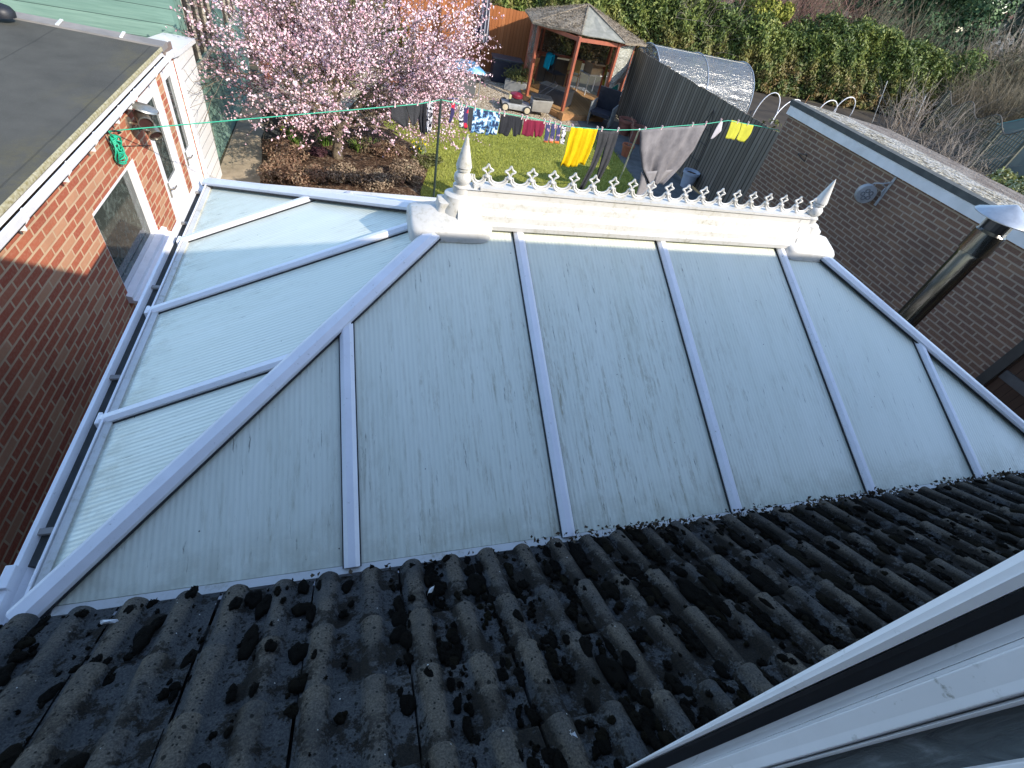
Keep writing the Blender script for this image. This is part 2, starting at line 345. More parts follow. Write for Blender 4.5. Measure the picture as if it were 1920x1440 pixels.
t.bump(_v.outputs['Distance'], 1.0, .03)
GRAVEL = t.out(t.ramp(ch, (0, (.17, .125, .075)), (.35, (.33, .26, .17)), (.7, (.47, .39, .28)), (1, (.62, .56, .46))), .9, 0, .2)
t = NT('soil_mulch'); _v = t.n('TexVoronoi', i_Vector=t.P(), i_Scale=30.0); ch = t.n('SeparateColor', i_0=_v.outputs['Color']).outputs[0]
t.bump(t.noise(50, 5, .7), 1.0, .05)
SOIL = t.out(t.ramp(ch, (0, (.045, .027, .017)), (.5, (.11, .066, .042)), (.85, (.18, .115, .075)), (1, (.30, .23, .16))), .95, 0, .1)
PATHM = noisy('path_paving', (.38, .31, .22), (.26, .21, .145), 7, .9, .5, 40)
SLABM = noisy('damp_slabs', (.12, .125, .12), (.075, .08, .075), 5, .8, .3, 30)
EARTH = noisy('ground_earth', (.075, .07, .038), (.05, .042, .026), 1.5, .95, .5, 20)
BARK = NT('bark'); BARK.bump(BARK.noise(1, 5, .7, BARK.map((60, 60, 14))), 1.0, .015)
BARK = BARK.out(BARK.mix(BARK.val(BARK.noise(1, 5, .7, BARK.map((40, 40, 9))), .35, .65), (.11, .085, .055), (.26, .21, .15)), .9, 0, .2)
TWIG = noisy('dark_twig', (.10, .06, .05), (.16, .10, .08), 9, .85, 0)
TWIG_GREY = leafy('grey_twig', (.13, .105, .085), (.25, .21, .175), (.40, .35, .29), scale=.35)
TWIG_BROWN = leafy('brown_twig', (.075, .06, .04), (.15, .125, .085), (.27, .24, .175), scale=.35)
TWIG_RED = leafy('reddish_twig', (.12, .06, .055), (.22, .12, .10), (.30, .2, .15), scale=.35)
PETAL = leafy('pink_petal', (.58, .25, .33), (.78, .50, .57), (.86, .70, .73), (.90, .82, .83), scale=1.2)
HEDGE = NT('hedge_leaf'); t = HEDGE
f = t.math('ADD', t.math('MULTIPLY', t.rnd(), .5), t.math('MULTIPLY', t.val(t.noise(.55, 3), .3, .7), .5))
col = t.ramp(f, (0, (.018, .034, .011)), (.35, (.062, .098, .022)), (.65, (.135, .175, .036)), (1, (.27, .285, .07)))
zz = t.n('SeparateXYZ', i_0=t.P()).outputs['Z']
br = t.math('MULTIPLY', t.val(t.noise(1.1, 4, .7), .42, .56), t.val(zz, 2.3, .7))
HEDGE = t.out(t.mix(t.math('MULTIPLY', br, .85), col, t.mix(t.rnd(), (.24, .13, .05), (.14, .09, .04))), .55, 0, .3)
EVERG = leafy('evergreen_leaf', (.015, .035, .022), (.035, .075, .035), (.075, .13, .055), (.16, .22, .11), scale=.5)
OLIVE = leafy('olive_leaf', (.04, .045, .018), (.10, .11, .035), (.19, .20, .08), scale=1.5)
HEATH = leafy('heather_leaf', (.07, .04, .028), (.18, .10, .065), (.27, .18, .12), (.36, .30, .20), scale=2.5)
HEATH2 = leafy('faded_heather', (.07, .048, .032), (.19, .135, .092), (.31, .235, .165), (.37, .34, .21), scale=2.5)
PURPLE = leafy('purple_leaf', (.03, .014, .018), (.07, .032, .04), (.13, .06, .065), scale=1.5)
SPEAR = leafy('spear_leaf', (.05, .11, .02), (.12, .22, .04), (.30, .38, .10), scale=3)
YELLOWF = leafy('yellow_flower', (.75, .55, .02), (.88, .74, .04), scale=4)
def cloth(name, c1, c2=None, scale=6): return noisy(name, c1, c2 or tuple(x * .8 for x in c1), scale, .9, .5, 25, spec=.2, dist=.01)
ROPE_G = plain('green_rope', (.02, .42, .25), .5)
TERRA = noisy('terracotta', (.40, .135, .065), (.30, .10, .05), 8, .8)
THATCH = NT('reed_thatch'); THATCH.bump(THATCH.noise(1, 6, .8, THATCH.map((30, 14, 14))), 1.0, .03)
THATCH = THATCH.out(THATCH.ramp(THATCH.noise(1, 6, .75, THATCH.map((26, 12, 12))), (.3, (.12, .10, .078)), (.5, (.27, .225, .17)), (.7, (.44, .375, .29))), .95, 0, .15)
GREENFELT = noisy('pale_green_felt', (.27, .265, .225), (.20, .20, .165), 6, .85, .3, 50)
t = NT('clear_plastic_sheet'); _n = t.noise(1, 4, .6, t.map((2.0, 2.0, 5), (0.3, .5, 0)), 2.0)
t.bump(_n, 1.0, .12); PLASTIC = t.out((.42, .42, .36), .16, 0, .7, Alpha=.32)
t = NT('polytunnel_sheet'); _n = t.noise(1, 5, .6, t.map((.8, 2.6, 5.0), (.6, .2, 0)), dist=1.0)
t.bump(_n, .7, .16); PTUN = t.out((.17, .19, .21), .17, 0, 1.0, Alpha=.55)

# ================================================================ ground
def sheet(name, pts, z, m, kind='structure'):
    mb = MB(); mb.add([(x, y, z) for x, y in pts], [tuple(range(len(pts)))]); return tag(mb.build(name, m), kind=kind)
g = MB(); n = 40
xs = np.concatenate([np.linspace(-400, -30, 8), np.linspace(-20, 40, 16), np.linspace(60, 400, 8)]); ys = np.concatenate([np.linspace(-200, -20, 5), np.linspace(-10, 40, 14), np.linspace(60, 500, 8)])
g.grid([[(x, y, 0) for x in xs] for y in ys]); tag(g.build('ground', EARTH), kind='structure')
LAWN = [(1.1, 7.4), (1.15, 9.2), (1.36, 10.0), (1.52, 10.8), (1.36, 11.4), (0.9, 12.0), (0.55, 12.7), (0.9, 13.6), (1.8, 14.2), (2.9, 14.18), (3.9, 14.05), (5.0, 13.9), (6.4, 13.9), (6.9, 13.0), (6.75, 11.5), (6.6, 9.5), (6.6, 7.4)]
sheet('lawn', LAWN, .012, GRASSC)
sheet('gravel', [(-2.4, 13.0), (0.4, 12.8), (0.9, 13.65), (1.8, 14.22), (2.9, 14.2), (3.9, 14.07), (5.0, 13.92), (6.4, 13.92), (6.6, 15.5), (8.33, 15.5), (8.3, 19.2), (-2.4, 19.2)], .008, GRAVEL)
sheet('path', [(-2.3, 6.5), (-1.25, 6.5), (-1.3, 8.2), (-1.62, 9.3), (-1.85, 11.0), (-1.8, 12.4), (-1.4, 13.6), (-2.4, 13.6)], .016, PATHM)
sheet('patio', [(6.6, 4.5), (7.62, 4.5), (7.64, 8.3), (8.33, 8.3), (8.33, 15.5), (6.6, 15.5), (6.4, 13.9), (6.9, 13.0), (6.75, 11.5), (6.6, 9.5)], .016, SLABM)
# flower bed: a low mound of mulch
BED = [(-1.62, 8.6), (-1.68, 9.5), (-1.82, 11.0), (-1.7, 12.3), (-0.8, 13.0), (0.5, 12.9), (0.9, 12.0), (1.36, 11.4), (1.52, 10.8), (1.36, 10.0), (1.15, 9.2), (1.05, 8.4)]
b = MB(); cx, cy = -.1, 10.7; rows = []
for s_ in (1.0, .93, .75, .5, .25, .02):
    rows.append([(cx + (x - cx) * s_, cy + (y - cy) * s_, .02 + .13 * (1 - s_ ** 4) + random.uniform(-.015, .015) * (s_ < 1)) for x, y in BED + BED[:1]])
for i in range(len(rows)): rows[i][-1] = rows[i][0]
b.grid(rows); tag(b.build('flower_bed', SOIL, smooth=True), kind='structure')

# ================================================================ house (behind and below the camera)
house = thing('house', (1, -3, 0), 'house under the viewer with a dark mossy concrete tile roof and an open white window', 'house')
hw = MB(); hw.box(-5.2, 5.6, -7.2, -.14, 0, 4.8); hw.box(-1.9, 5.6, -.14, .5, 0, 2.3); hw.build('wall', BRICK_Y, house)
up = MB(); pit = math.tan(R(34)); zt = 4.80 + 3.7 * pit
for a, bb in ((0.02, 1), (-7.4, -1)):
    up.add([(-6, a, 4.80), (8.2, a, 4.80), (8.2, -3.66, zt), (-6, -3.66, zt), (-6, a, 4.70), (8.2, a, 4.70), (8.2, -3.66, zt - .1), (-6, -3.66, zt - .1)],
           [(0,1,2,3),(4,7,6,5),(0,4,5,1),(1,5,6,2),(2,6,7,3),(3,7,4,0)])
up.build('upper_roof', TILE, house)
sf = MB(); sf.box(-6, 8.2, -.14, .02, 4.62, 4.70); sf.build('soffit', FASCIA_WHITE, house)
# tile roof in front of the window: double-roll concrete tiles, each tile modelled
SL = R(32.69); SD = np.array([0, math.cos(SL), -math.sin(SL)]); SN = np.array([0, math.sin(SL), math.cos(SL)])
E0 = np.array([0, .777, 2.439]) - SN * .043          # pan surface at the eave
PITCH = .1443; GAUGE = .238; rows_s = [0, .272, .495, .74, .98, 1.22]
tl = MB()
def roll(x):   # height of the tile above its pan at cross position x (0..2*PITCH), roll tops at .047 and .047+PITCH
    h = 0
    for c in (.047, .047 + PITCH):
        q = abs(x - c) / .037
        if q < 1: h = max(h, .025 * (1 - q ** 2.2) ** .9)
    return h
XS = [0, .004, .0075, .011, .018, .027, .037, .047, .057, .067, .076, .083, .087, .091, .115, .14, .1513, .155, .162, .171, .181, .1913, .2015, .2115, .2205, .2275, .2315, .236, .26, .2886 - .004]
k0 = -6
for ri in range(len(rows_s) - 1):
    s0, s1 = rows_s[ri], rows_s[ri + 1] + .05
    for k in range(k0, 21):
        x0 = -.197 + k * 2 * PITCH + random.uniform(-.002, .002)
        js = random.uniform(-.008, .008) if ri else random.uniform(-.004, .004); jl = random.uniform(-.0035, .0035); jz = random.uniform(-.002, .003); tw = random.uniform(-.003, .003)
        top = []; 
        for s_, lift in ((s0 + js, .016), (s0 + js + .005, .020), (s0 + .09, .015), ((s0 + s1) / 2, .010), (s1, .001)):
            row = []
            for x in XS:
                lip = .004 * (1 if x < .083 and x > 0 else 0)
                hgt = roll(x) + lip + lift + jz + tw * (x / .28 - .5) + random.uniform(-.0007, .0007)
                if x == 0: hgt = lift - .012
                p = E0 - SD * (s_ + jl * (x / .28)) + SN * hgt; row.append((x0 + x, p[1], p[2]))
            top.append(row)
        low = []
        for x in XS:
            p = E0 - SD * (s0 + js + jl * (x / .28)) + SN * (max(roll(x) - .012, 0) + .004); low.append((x0 + x, p[1], p[2]))
        tl.grid([low] + top)
tiles = tl.build('tile_roof', TILE, house, smooth='auto', fix=False)
ud = MB(); p0 = E0 - SN * .03; p1 = E0 - SD * 1.3 - SN * .03
ud.prism([(-1.95, p0[1] - .06, p0[2]), (5.8, p0[1] - .06, p0[2]), (5.8, p1[1], p1[2]), (-1.95, p1[1], p1[2])], (0, 0, -.12)); ud.build('roof_underlay', BLACK, house)
fb = MB(); fb.box(-1.95, 5.8, .50, .53, 2.14, 2.30); fb.build('fascia', FASCIA_WHITE, house)
# open window at the camera's right: upright frame members
win = MB(); zz0, zz1 = 2.88, 4.75
def upright(poly_, z0=zz0, z1=zz1): return MB().prism([(x, y, z0) for x, y in poly_], (0, 0, z1 - z0))
LN = {1: (3.15, 2.0, 3.965, 6.8), 2: (3.25, 1.8, 3.947, 4.4), 3: (3.33, 0, 3.934, 2.6), 4: (3.39, -1.3, 3.923, .9), 5: (3.615, -3.7, 3.895, -2.9), 6: (3.3, -7.6, 3.86, -7.0)}
def lean(pl_, z0=zz0, z1=zz1):
    # upright member whose corners (distance, line position) follow the measured leaning edges
    def pt(d, q, z):
        k = min(5, max(1, int(math.floor(q)))); f = q - k; A = []
        for m_ in (k, k + 1): a = LN[m_]; A.append(a[1] + (a[3] - a[1]) * (z - a[0]) / (a[2] - a[0]))
        r_ = R(A[0] * (1 - f) + A[1] * f); return (d * math.cos(r_), d * math.sin(r_), z)
    n = len(pl_); return MB().add([pt(d, q, z) for z in (z0, z1) for d, q in pl_], [tuple(range(n)), tuple(range(n, 2*n))[::-1]] + [(i, n+i, n+(i+1) % n, (i+1) % n) for i in range(n)])
fr = lean([(.45, .97), (.432, 1.0), (.420, 1.28), (.416, 1.62), (.420, 2.0), (.47, 2.03), (.49, 1.1)]).build('window_sash', W_UPVC, house, bevel=.0015)
lean([(.447, 2.03), (.450, 3.0), (.49, 3.0), (.49, 2.04)]).build('seal', BLACK, fr)
wf = MB()
for poly_ in ([(.446, 3.0), (.428, 3.9), (.50, 3.95), (.50, 3.03)], [(.426, 3.93), (.416, 4.1), (.414, 4.93), (.424, 4.98), (.50, 5.0), (.50, 3.97)], [(.421, 5.0), (.414, 5.05), (.418, 5.13), (.50, 5.15), (.50, 5.02)], [(.424, 6.0), (.416, 6.06), (.414, 7.5), (.5, 7.5), (.5, 6.02)]):
    q = lean(poly_); n_ = len(wf.v); wf.v += q.v; wf.f += [tuple(n_ + i for i in f) for f in q.f]
wfo = wf.build('window_frame', W_UPVC, house, bevel=.0012)
pn = lean([(.437, 5.1), (.437, 6.02), (.445, 6.02), (.445, 5.1)]); t = NT('film_covered_glass'); _n = t.noise(1, 5, .65, t.map((60, 60, 9), (.5, .2, 0)), 1.2); t.bump(_n, .8, .01)
FILM = t.out(t.ramp(_n, (.3, (.05, .06, .07)), (.55, (.13, .15, .16)), (.75, (.34, .37, .40))), .3, 0, .5); pn.build('pane', FILM, wfo)

# moss cushions on the tiles
mv = []; mf = []
def moss_at(x, s_, r, h, stretch=1.4):
    n0 = len(mv); hp = roll((x + .197) % (2 * PITCH)) + .016
    base = E0 - SD * s_ + SN * hp; X = np.array([1, 0, 0]); n_ = 15; rings = ((1.0, -.25), (.97, .3), (.8, .72), (.45, .96), (.02, 1.0))
    a1, a2, a3 = random.uniform(0, 6), random.uniform(0, 6), random.uniform(0, 6); ph = [1 + .17 * math.sin(2 * math.pi * 2 * j / n_ + a1) + .11 * math.sin(2 * math.pi * 3 * j / n_ + a2) + .08 * math.sin(2 * math.pi * 5 * j / n_ + a3) for j in range(n_)]
    for rr, hh in rings:
        for j in range(n_):
            t_ = 2 * math.pi * j / n_; q = rr * ph[j] * r * random.uniform(.94, 1.06)
            p = base + X * (x + q * math.cos(t_)) - SD * (q * stretch * math.sin(t_)) + SN * (hh * h * random.uniform(.85, 1.12)); mv.append(tuple(p))
    for i in range(len(rings) - 1):
        for j in range(n_): mf.append((n0+i*n_+j, n0+i*n_+(j+1) % n_, n0+(i+1)*n_+(j+1) % n_, n0+(i+1)*n_+j))
    k = int(110 * r / .03)   # tufts that break the outline
    for _ in range(min(k, 110)):
        t_ = random.uniform(0, 2 * math.pi); q = r * math.sqrt(random.random()) * 1.12
        p = base + X * (x + q * math.cos(t_)) - SD * (q * stretch * math.sin(t_)) + SN * (h * max(.05, 1 - (q / r) ** 2) * .9)
        d = np.array([random.gauss(0, 1), random.gauss(0, 1), random.gauss(.6, .6)]); d = d / np.linalg.norm(d) * random.uniform(.003, .008); e = np.array([random.gauss(0, .0012), random.gauss(0, .0012), random.gauss(0, .001)])
        m_ = len(mv); mv.extend([tuple(p), tuple(p + e + d * .5), tuple(p + d), tuple(p - e + d * .5)]); mf.append((m_, m_+1, m_+2, m_+3))
rm = random.Random(5)
for _ in range(3600):
    x = rm.uniform(-1.5, 3.9); s_ = rm.uniform(.0, 1.05)
    dens = .30 + .5 * min(1, max(0, (x + .1) / 1.2)) + .25 * (s_ < .45)
    if rm.random() > dens: continue
    ph = ((x + .197) % PITCH); inpan = .1 < ph < PITCH or ph < .004
    near_step = min(abs(s_ - q - .03) for q in rows_s) < .035
    if not inpan and not near_step and rm.random() < .82: continue
    r = rm.choice([.003, .003, .004, .005, .006, .007, .009, .012, .016, .023]) * (1.15 if inpan else .7) * (1.0 + .25 * (x > .3))
    if inpan: r = min(r, .034)
    moss_at(x, s_, r, min(.014, .003 + r * .42), rm.uniform(1, 2.4))
for k in range(k0, 21):       # long cushions filling pans and the laps between tiles
    for ri in range(5):
        for _q in range(7 if k >= 1 else 2):
          if rm.random() < (.30 if k < 1 else .8):
            pan = rm.choice([.117, .262]); x = -.197 + k * 2 * PITCH + pan; s_ = rows_s[ri] + rm.choice([rm.uniform(.0, .03), rm.uniform(.03, .2)])
            for q in range(rm.randint(3, 9)): moss_at(x + rm.uniform(-.03, .03), s_ + q * .015 + rm.uniform(-.015, .015), rm.choice([.004, .006, .008, .011, .018]) * rm.uniform(.8, 1.1), rm.uniform(.005, .012), rm.uniform(1, 1.8))
V = np.array(mv); Fq = np.array(mf)
tag(raw_mesh(V, Fq, 'moss', MOSS, None, True), 'dark cushions of moss growing on the concrete tiles', 'moss', kind='stuff')
# litter of dead leaves and moss along the eave
P = []
for _ in range(3400):
    x = rm.uniform(-.4, 3.8)
    if rm.random() > .02 + .98 * min(1, max(0, (x - .25) / .9)) * (.55 + .45 * math.sin(x * 9.1) * math.sin(x * 3.7)): continue
    a = abs(rm.gauss(0, .035)); s_ = -.035 + a if rm.random() < .8 else -rm.uniform(.01, .06)
    p = E0 - SD * s_ + SN * rm.uniform(-.01, .045); P.append((x, p[1], p[2]))
LITTER = leafy('leaf_litter', (.02, .014, .008), (.06, .042, .025), (.12, .10, .06), scale=5)
tag(cards(P, .015, 'leaf_litter', LITTER, aspect=1.4), 'dead leaves and moss crumbs caught along the tile eave', 'leaf litter', kind='stuff')
# pale scraps: droppings and feathers
for (u, v, s_, asp, lab) in ((1072, 1383, .016, 1.6, 'splayed white scrap at the bottom of the tile roof'), (206, 1172, .012, 3.6, 'pale curled feather beside the leftmost tile rolls'), (808, 1112, .012, 3.4, 'thin white feather on the tile roof near the eave')):
    r_ = ray(u, v); q = E0 + SN * .03; tt = np.dot(q - CAM, SN) / np.dot(r_, SN); p = CAM + r_ * tt
    fmb = MB(); a0 = rm.uniform(0, 3); dx = np.array([1, 0, 0]) * math.cos(a0) - SD * math.sin(a0); dy = np.cross(SN, dx); pts = []; nn = 13
    for i in range(nn):
        t_ = 2 * math.pi * i / nn; q = s_ * (1 if asp > 2 else rm.choice([.45, 1.1, .7])); pts.append(p + dx * q * asp * .6 * math.cos(t_) + dy * q * (.35 if asp > 2 else .8) * math.sin(t_) + SN * (.012 + (.006 * math.sin(3 * t_))))
    fmb.prism(pts, SN * -.002)
    tag(fmb.build('white_scrap', FASCIA_WHITE), lab, 'scrap')

# ================================================================ conservatory
EX0, EX1, EY0, EY1, EZ, RZ, RY = -1.04, 4.34, .829, 3.885, 2.35, 3.016, 2.357
KS = (RZ - EZ) / (RY - EY0); RX0 = EX0 + (RY - EY0); RX1 = EX1 - (RY - EY0)
con = thing('conservatory', (1.65, 2.36, 0), 'white conservatory with a hipped roof of streaked opal panels and a crested ridge', 'conservatory')
def zs(x, y): return EZ + KS * min(y - EY0, EY1 - y, x - EX0, EX1 - x)
BX = [-.074, .818, 1.713, 2.614, 3.50]
topn = lambda x: min(RY, EY0 + (x - EX0), EY0 + (EX1 - x)); topf = lambda x: max(RY, EY1 - (x - EX0), EY1 - (EX1 - x))
cuts = [EX0] + BX + [EX1]
def panel(pts, m):
    # one sheet, 16 mm thick, from plan points
    MB().prism([(x, y, zs(x, y)) for x, y in pts], (0, 0, -.016)).build('polycarbonate_panel', m, con)
for xa, xb in zip(cuts[:-1], cuts[1:]):
    mids = [x for x in (RX0, RX1) if xa < x < xb]
    up_ = [xb] + sorted(mids, reverse=True) + [xa]
    def dd(L):
        out_ = []
        for p in L:
            if not out_ or math.dist(p, out_[-1]) > 1e-4: out_.append(p)
        if math.dist(out_[0], out_[-1]) < 1e-4: out_.pop()
        return out_
    panel(dd([(xa, EY0), (xb, EY0)] + [(x, topn(x)) for x in up_]), POLY_Y)
    panel(dd([(xa, EY1), (xb, EY1)] + [(x, topf(x)) for x in up_]), POLY_Y)
BYL = [1.626, 2.377, 3.10]
for side in (0, 1):
    X0 = EX0 if side == 0 else EX1; sg = 1 if side == 0 else -1
    tip = lambda y: X0 + sg * min(y - EY0, EY1 - y)
    yc = [EY0] + BYL + [EY1]
    for ya, yb in zip(yc[:-1], yc[1:]):
        mids = [RY] if ya < RY < yb else []
        panel(dd([(X0, ya), (X0, yb)] + [(tip(y), y) for y in [yb] + mids + [ya]]), POLY_X)
def capbar(p0, p1, nrm, w_=.058, h_=.03, name='glazing_bar'):
    a = w_ / 2; prof = [(-a, .004), (-a, h_ * .55), (-a * .45, h_), (a * .45, h_), (a, h_ * .55), (a, .004)]
    o = MB().beam(p0, p1, prof, nrm).build(name, W_UPVC, con)
    MB().beam(p0, p1, [(-a - .005, -.002), (-a - .005, .007), (a + .005, .007), (a + .005, -.002)], nrm).build('gasket', BLACK, o); return o
nN = Vector((0, -KS, 1)).normalized(); nF = Vector((0, KS, 1)).normalized(); nL = Vector((-KS, 0, 1)).normalized(); nR = Vector((KS, 0, 1)).normalized()
for x in BX:
    for f_, nn, y0 in ((topn, nN, EY0 - .012), (topf, nF, EY1 + .012)):
        yt = f_(x); capbar((x, y0, EZ), (x, yt, zs(x, yt)), nn)
for y in BYL:
    for X0, sg, nn in ((EX0, 1, nL), (EX1, -1, nR)):
        xt = X0 + sg * min(y - EY0, EY1 - y)
        bo = capbar((X0 - sg * .05, y, EZ - .05 * KS), (xt, y, zs(xt, y)), nn)
        MB().obox((X0 - sg * .056, y, EZ - .025), (1, 0, 0), (0, 1, 0), (0, 0, 1), .008, .032, .034).build('end_cap', W_UPVC, bo, bevel=.004)
for X0, sg in ((EX0, 1), (EX1, -1)):
    for Y0, nn in ((EY0, nN), (EY1, nF)):
        n_ = (nn + (nL if sg > 0 else nR)).normalized(); ex = -.03
        capbar((X0 + sg * ex, Y0 + (ex if Y0 == EY0 else -ex), EZ + ex * KS + .004), (X0 + sg * 1.52, Y0 + (1.52 if Y0 == EY0 else -1.52), RZ), n_, .088, .042, 'hip_bar')
# eaves beam (white strip under the panel edge) and gutter
ev = MB()
ev.box(EX0 - .02, EX1 + .02, EY0 - .05, EY0 + .012, EZ - .12, EZ - .022); ev.box(EX0 - .02, EX1 + .02, EY1 - .012, EY1 + .05, EZ - .12, EZ - .006)
ev.box(EX0 - .022, EX0 + .012, EY0 + .012, EY1 - .012, EZ - .12, EZ - .012); ev.box(EX1 - .012, EX1 + .022, EY0 + .012, EY1 - .012, EZ - .12, EZ - .012)
ev.build('eaves_beam', W_UPVC, con)
st = MB(); st.box(EX0 - .024, EX0 + .004, EY0 - .03, EY1 + .02, EZ - .010, EZ + .012); st.box(EX0 + .05, EX1 - .05, EY0 - .035, EY0 - .004, EZ - .02, EZ + .004); st.box(EX0 - .02, EX1 + .02, EY1 - .004, EY1 + .06, EZ - .004, EZ + .014)
st.build('eaves_trim', WD_UPVC, con)
gprof = [(-.028, .03), (-.028, -.045), (-.045, -.06), (-.085, -.06), (-.105, -.035), (-.110, .0), (-.116, .004), (-.116, .010), (-.101, .010), (-.096, -.03), (-.08, -.052), (-.048, -.052), (-.036, -.04), (-.036, .03)]
gut = MB().prism([(EX0 + a, EY0 - .1, EZ - .012 + b_) for a, b_ in gprof], (0, EY1 - EY0 + .19, 0)).build('gutter', W_UPVC, con)
for y in (1.12, 1.9, 2.62, 3.35, 3.8):
    MB().box(EX0 - .118, EX0 - .024, y - .012, y + .012, EZ - .03, EZ - .018).build('bracket', GREY_STRIP, gut)
un = MB(); un.prism([(EX0 + a * 1.06 + .001, .90, EZ - .014 + b_ * 1.12) for a, b_ in gprof], (0, .09, 0)); un.box(EX0 - .128, EX0 - .098, .905, .985, EZ - .03, EZ + .014); un.build('gutter_union', W_UPVC, gut, bevel=.003)
# grime lying in the gutter, coloured dark for the channel's shade too
MB().box(EX0 - .100, EX0 - .037, EY0 + .17, EY1 - .05, EZ - .064, EZ - .040).build('gutter_silt_shade', noisy('gutter_silt_shade', (.055, .06, .06), (.035, .036, .034), 9, .9), gut)
# walls below: white frames with glass over a low plinth
pl = MB(); pl.box(EX0, EX1, EY1 - .12, EY1, 0, .55); pl.box(EX0, EX0 + .12, .5, EY1 - .12, 0, .55); pl.box(EX1 - .12, EX1, .5, EY1 - .12, 0, .55); pl.build('plinth', BRICK_BROWN, con)
def frames(axis, c, a0, a1, n_):
    fo = MB(); step = (a1 - a0) / n_
    def bx(u0, u1, z0, z1, d0, d1):
        if axis == 'y': fo.box(u0, u1, c + d0, c + d1, z0, z1)
        else: fo.box(c + d0, c + d1, u0, u1, z0, z1)
    bx(a0, a1, .55, .63, -.035, .035); bx(a0, a1, 2.15, 2.225, -.035, .035)
    for i in range(n_ + 1):
        u = a0 + step * i; bx(u - (.035 if i else 0), u + (.035 if i < n_ else 0), .632, 2.148, -.034, .034)
    f_ = fo.build('wall_frame', W_UPVC, con); gl = MB()
    if axis == 'y': gl.box(a0 + .03, a1 - .03, c - .008, c + .008, .62, 2.16)
    else: gl.box(c - .008, c + .008, a0 + .03, a1 - .03, .62, 2.16)
    gl.build('pane', GLASS, f_)
frames('y', EY1 - .05, EX0 + .05, EX1 - .05, 6); frames('x', EX0 + .05, .55, EY1 - .1, 4); frames('x', EX1 - .05, .55, EY1 - .1, 4)
# ridge: moulded cap, end covers, finials and cresting
rp = [(-.115, -.02), (-.118, .004), (-.098, .016), (-.092, .045), (-.066, .074), (-.058, .104), (-.036, .118), (-.034, .150), (-.045, .154), (-.045, .168), (.045, .168), (.045, .154), (.034, .150), (.036, .118), (.058, .104), (.066, .074), (.092, .045), (.098, .016), (.118, .004), (.115, -.02)]
ridge = MB().beam((RX0 + .1, RY, RZ + .008), (RX1 - .06, RY, RZ + .008), rp).build('ridge_cap', WD_UPVC, con)
for X0, sg in ((RX0, 1), (RX1, -1)):
    cxx = X0 - sg * .035; hx, hy = .215, .168; m_ = MB(); nr = 48
    def ring(sc, f, up_=0.0):
        row = []
        for j in range(nr):
            t_ = 2 * math.pi * j / nr; c_, s__ = math.cos(t_), math.sin(t_)
            x = cxx + hx * sc * math.copysign(abs(c_) ** .36, c_); y = RY + hy * sc * math.copysign(abs(s__) ** .36, s__)
            zr = min(zs(x, y), RZ - .01); ztp = RZ + .052 - .30 * abs(y - RY) - .10 * max(0, sg * (X0 - x)); row.append((x, y, zr + f * (ztp - zr) + up_))
        return row + row[:1]
    m_.grid([ring(.95, -.2), ring(.975, .05), ring(1.0, .12), ring(1.0, .72), ring(.985, .86), ring(.95, .96), ring(.9, 1.0), ring(.6, 1.0, .006), ring(.36, 1.0, .012), ring(.33, 1, .03), ring(.32, 1, .055), ring(.0001, 1, .058)])
    xa_, xb_ = sorted((X0 - sg * .01, X0 + sg * .115)); m_.beam((xa_, RY, RZ + .006), (xb_, RY, RZ + .006), [(a * 1.05, b_ * 1.03 - .002) for a, b_ in rp[1:9]] + [(-a * 1.05, b_ * 1.03 - .002) for a, b_ in rp[1:9][::-1]])
    m_.lathe([(.092, RZ + .01), (.088, RZ + .05), (.072, RZ + .085), (.066, RZ + .118), (.05, RZ + .125)], (X0 - sg * .005, RY, 0), 24)
    m_.build('ridge_end_cover', WD_UPVC, con, smooth='auto')
    f_ = MB(); z0 = 3.115
    f_.lathe([(.062, z0 - .03), (.062, z0 + .015), (.05, z0 + .025), (.044, z0 + .03), (.044, z0 + .066), (.028, z0 + .072), (.034, z0 + .078), (.042, z0 + .09), (.0445, z0 + .104), (.042, z0 + .118), (.032, z0 + .131), (.026, z0 + .135), (.036, z0 + .142), (.036, z0 + .150), (.028, z0 + .154), (.0395, z0 + .158), (.039, z0 + .166), (.030, z0 + .20), (.019, z0 + .245), (.009, z0 + .285), (.001, z0 + .308)], (X0 + sg * .012, RY, 0), 24)
    f_.build('finial', WD_UPVC, con, smooth='auto')
SX = [.623 + .1179 * k for k in range(19)]
cr = MB(); zb = RZ + .171
for k in range(-1, 19):
    a0 = SX[k] if k >= 0 else SX[0] - .118; a1 = SX[k + 1] if k < 18 else SX[18] + .075
    if k < 0: a0 = SX[0] - .085
    for rr, top_, low_, inset in ((.0070, .052, .006, .005), (.0050, .052, .019, .017)):
        arc_ = []
        for q in range(15):
            u_ = -1 + 2 * q / 14; arc_.append(((a0 + a1) / 2 + u_ * ((a1 - a0) / 2 - inset), RY, zb + low_ + (top_ - low_) * (1 - math.sqrt(max(0, 1 - u_ * u_)))))
        cr.tube(arc_, rr, 6)
cr.box(RX0 + .07, RX1 - .05, RY - .030, RY + .030, zb - .012, zb + .004)
cro = cr.build('cresting', WD_UPVC, con, smooth='auto')
for x in SX:
    s_ = MB(); zc = zb + .081; pts = [(x + (.0285 if k % 2 == 0 else .0140) * math.sin(math.pi * k / 4), RY, zc + (.0285 if k % 2 == 0 else .0140) * math.cos(math.pi * k / 4)) for k in range(8)]
    [s_.tube([pts[k], pts[(k + 1) % 8]], .0052, 6) for k in range(8)]; s_.lathe([(.014, zb + .046), (.016, zb + .050), (.014, zb + .055)], (x, RY, 0), 10)
    s_.build('star', WD_UPVC, cro, smooth='auto')

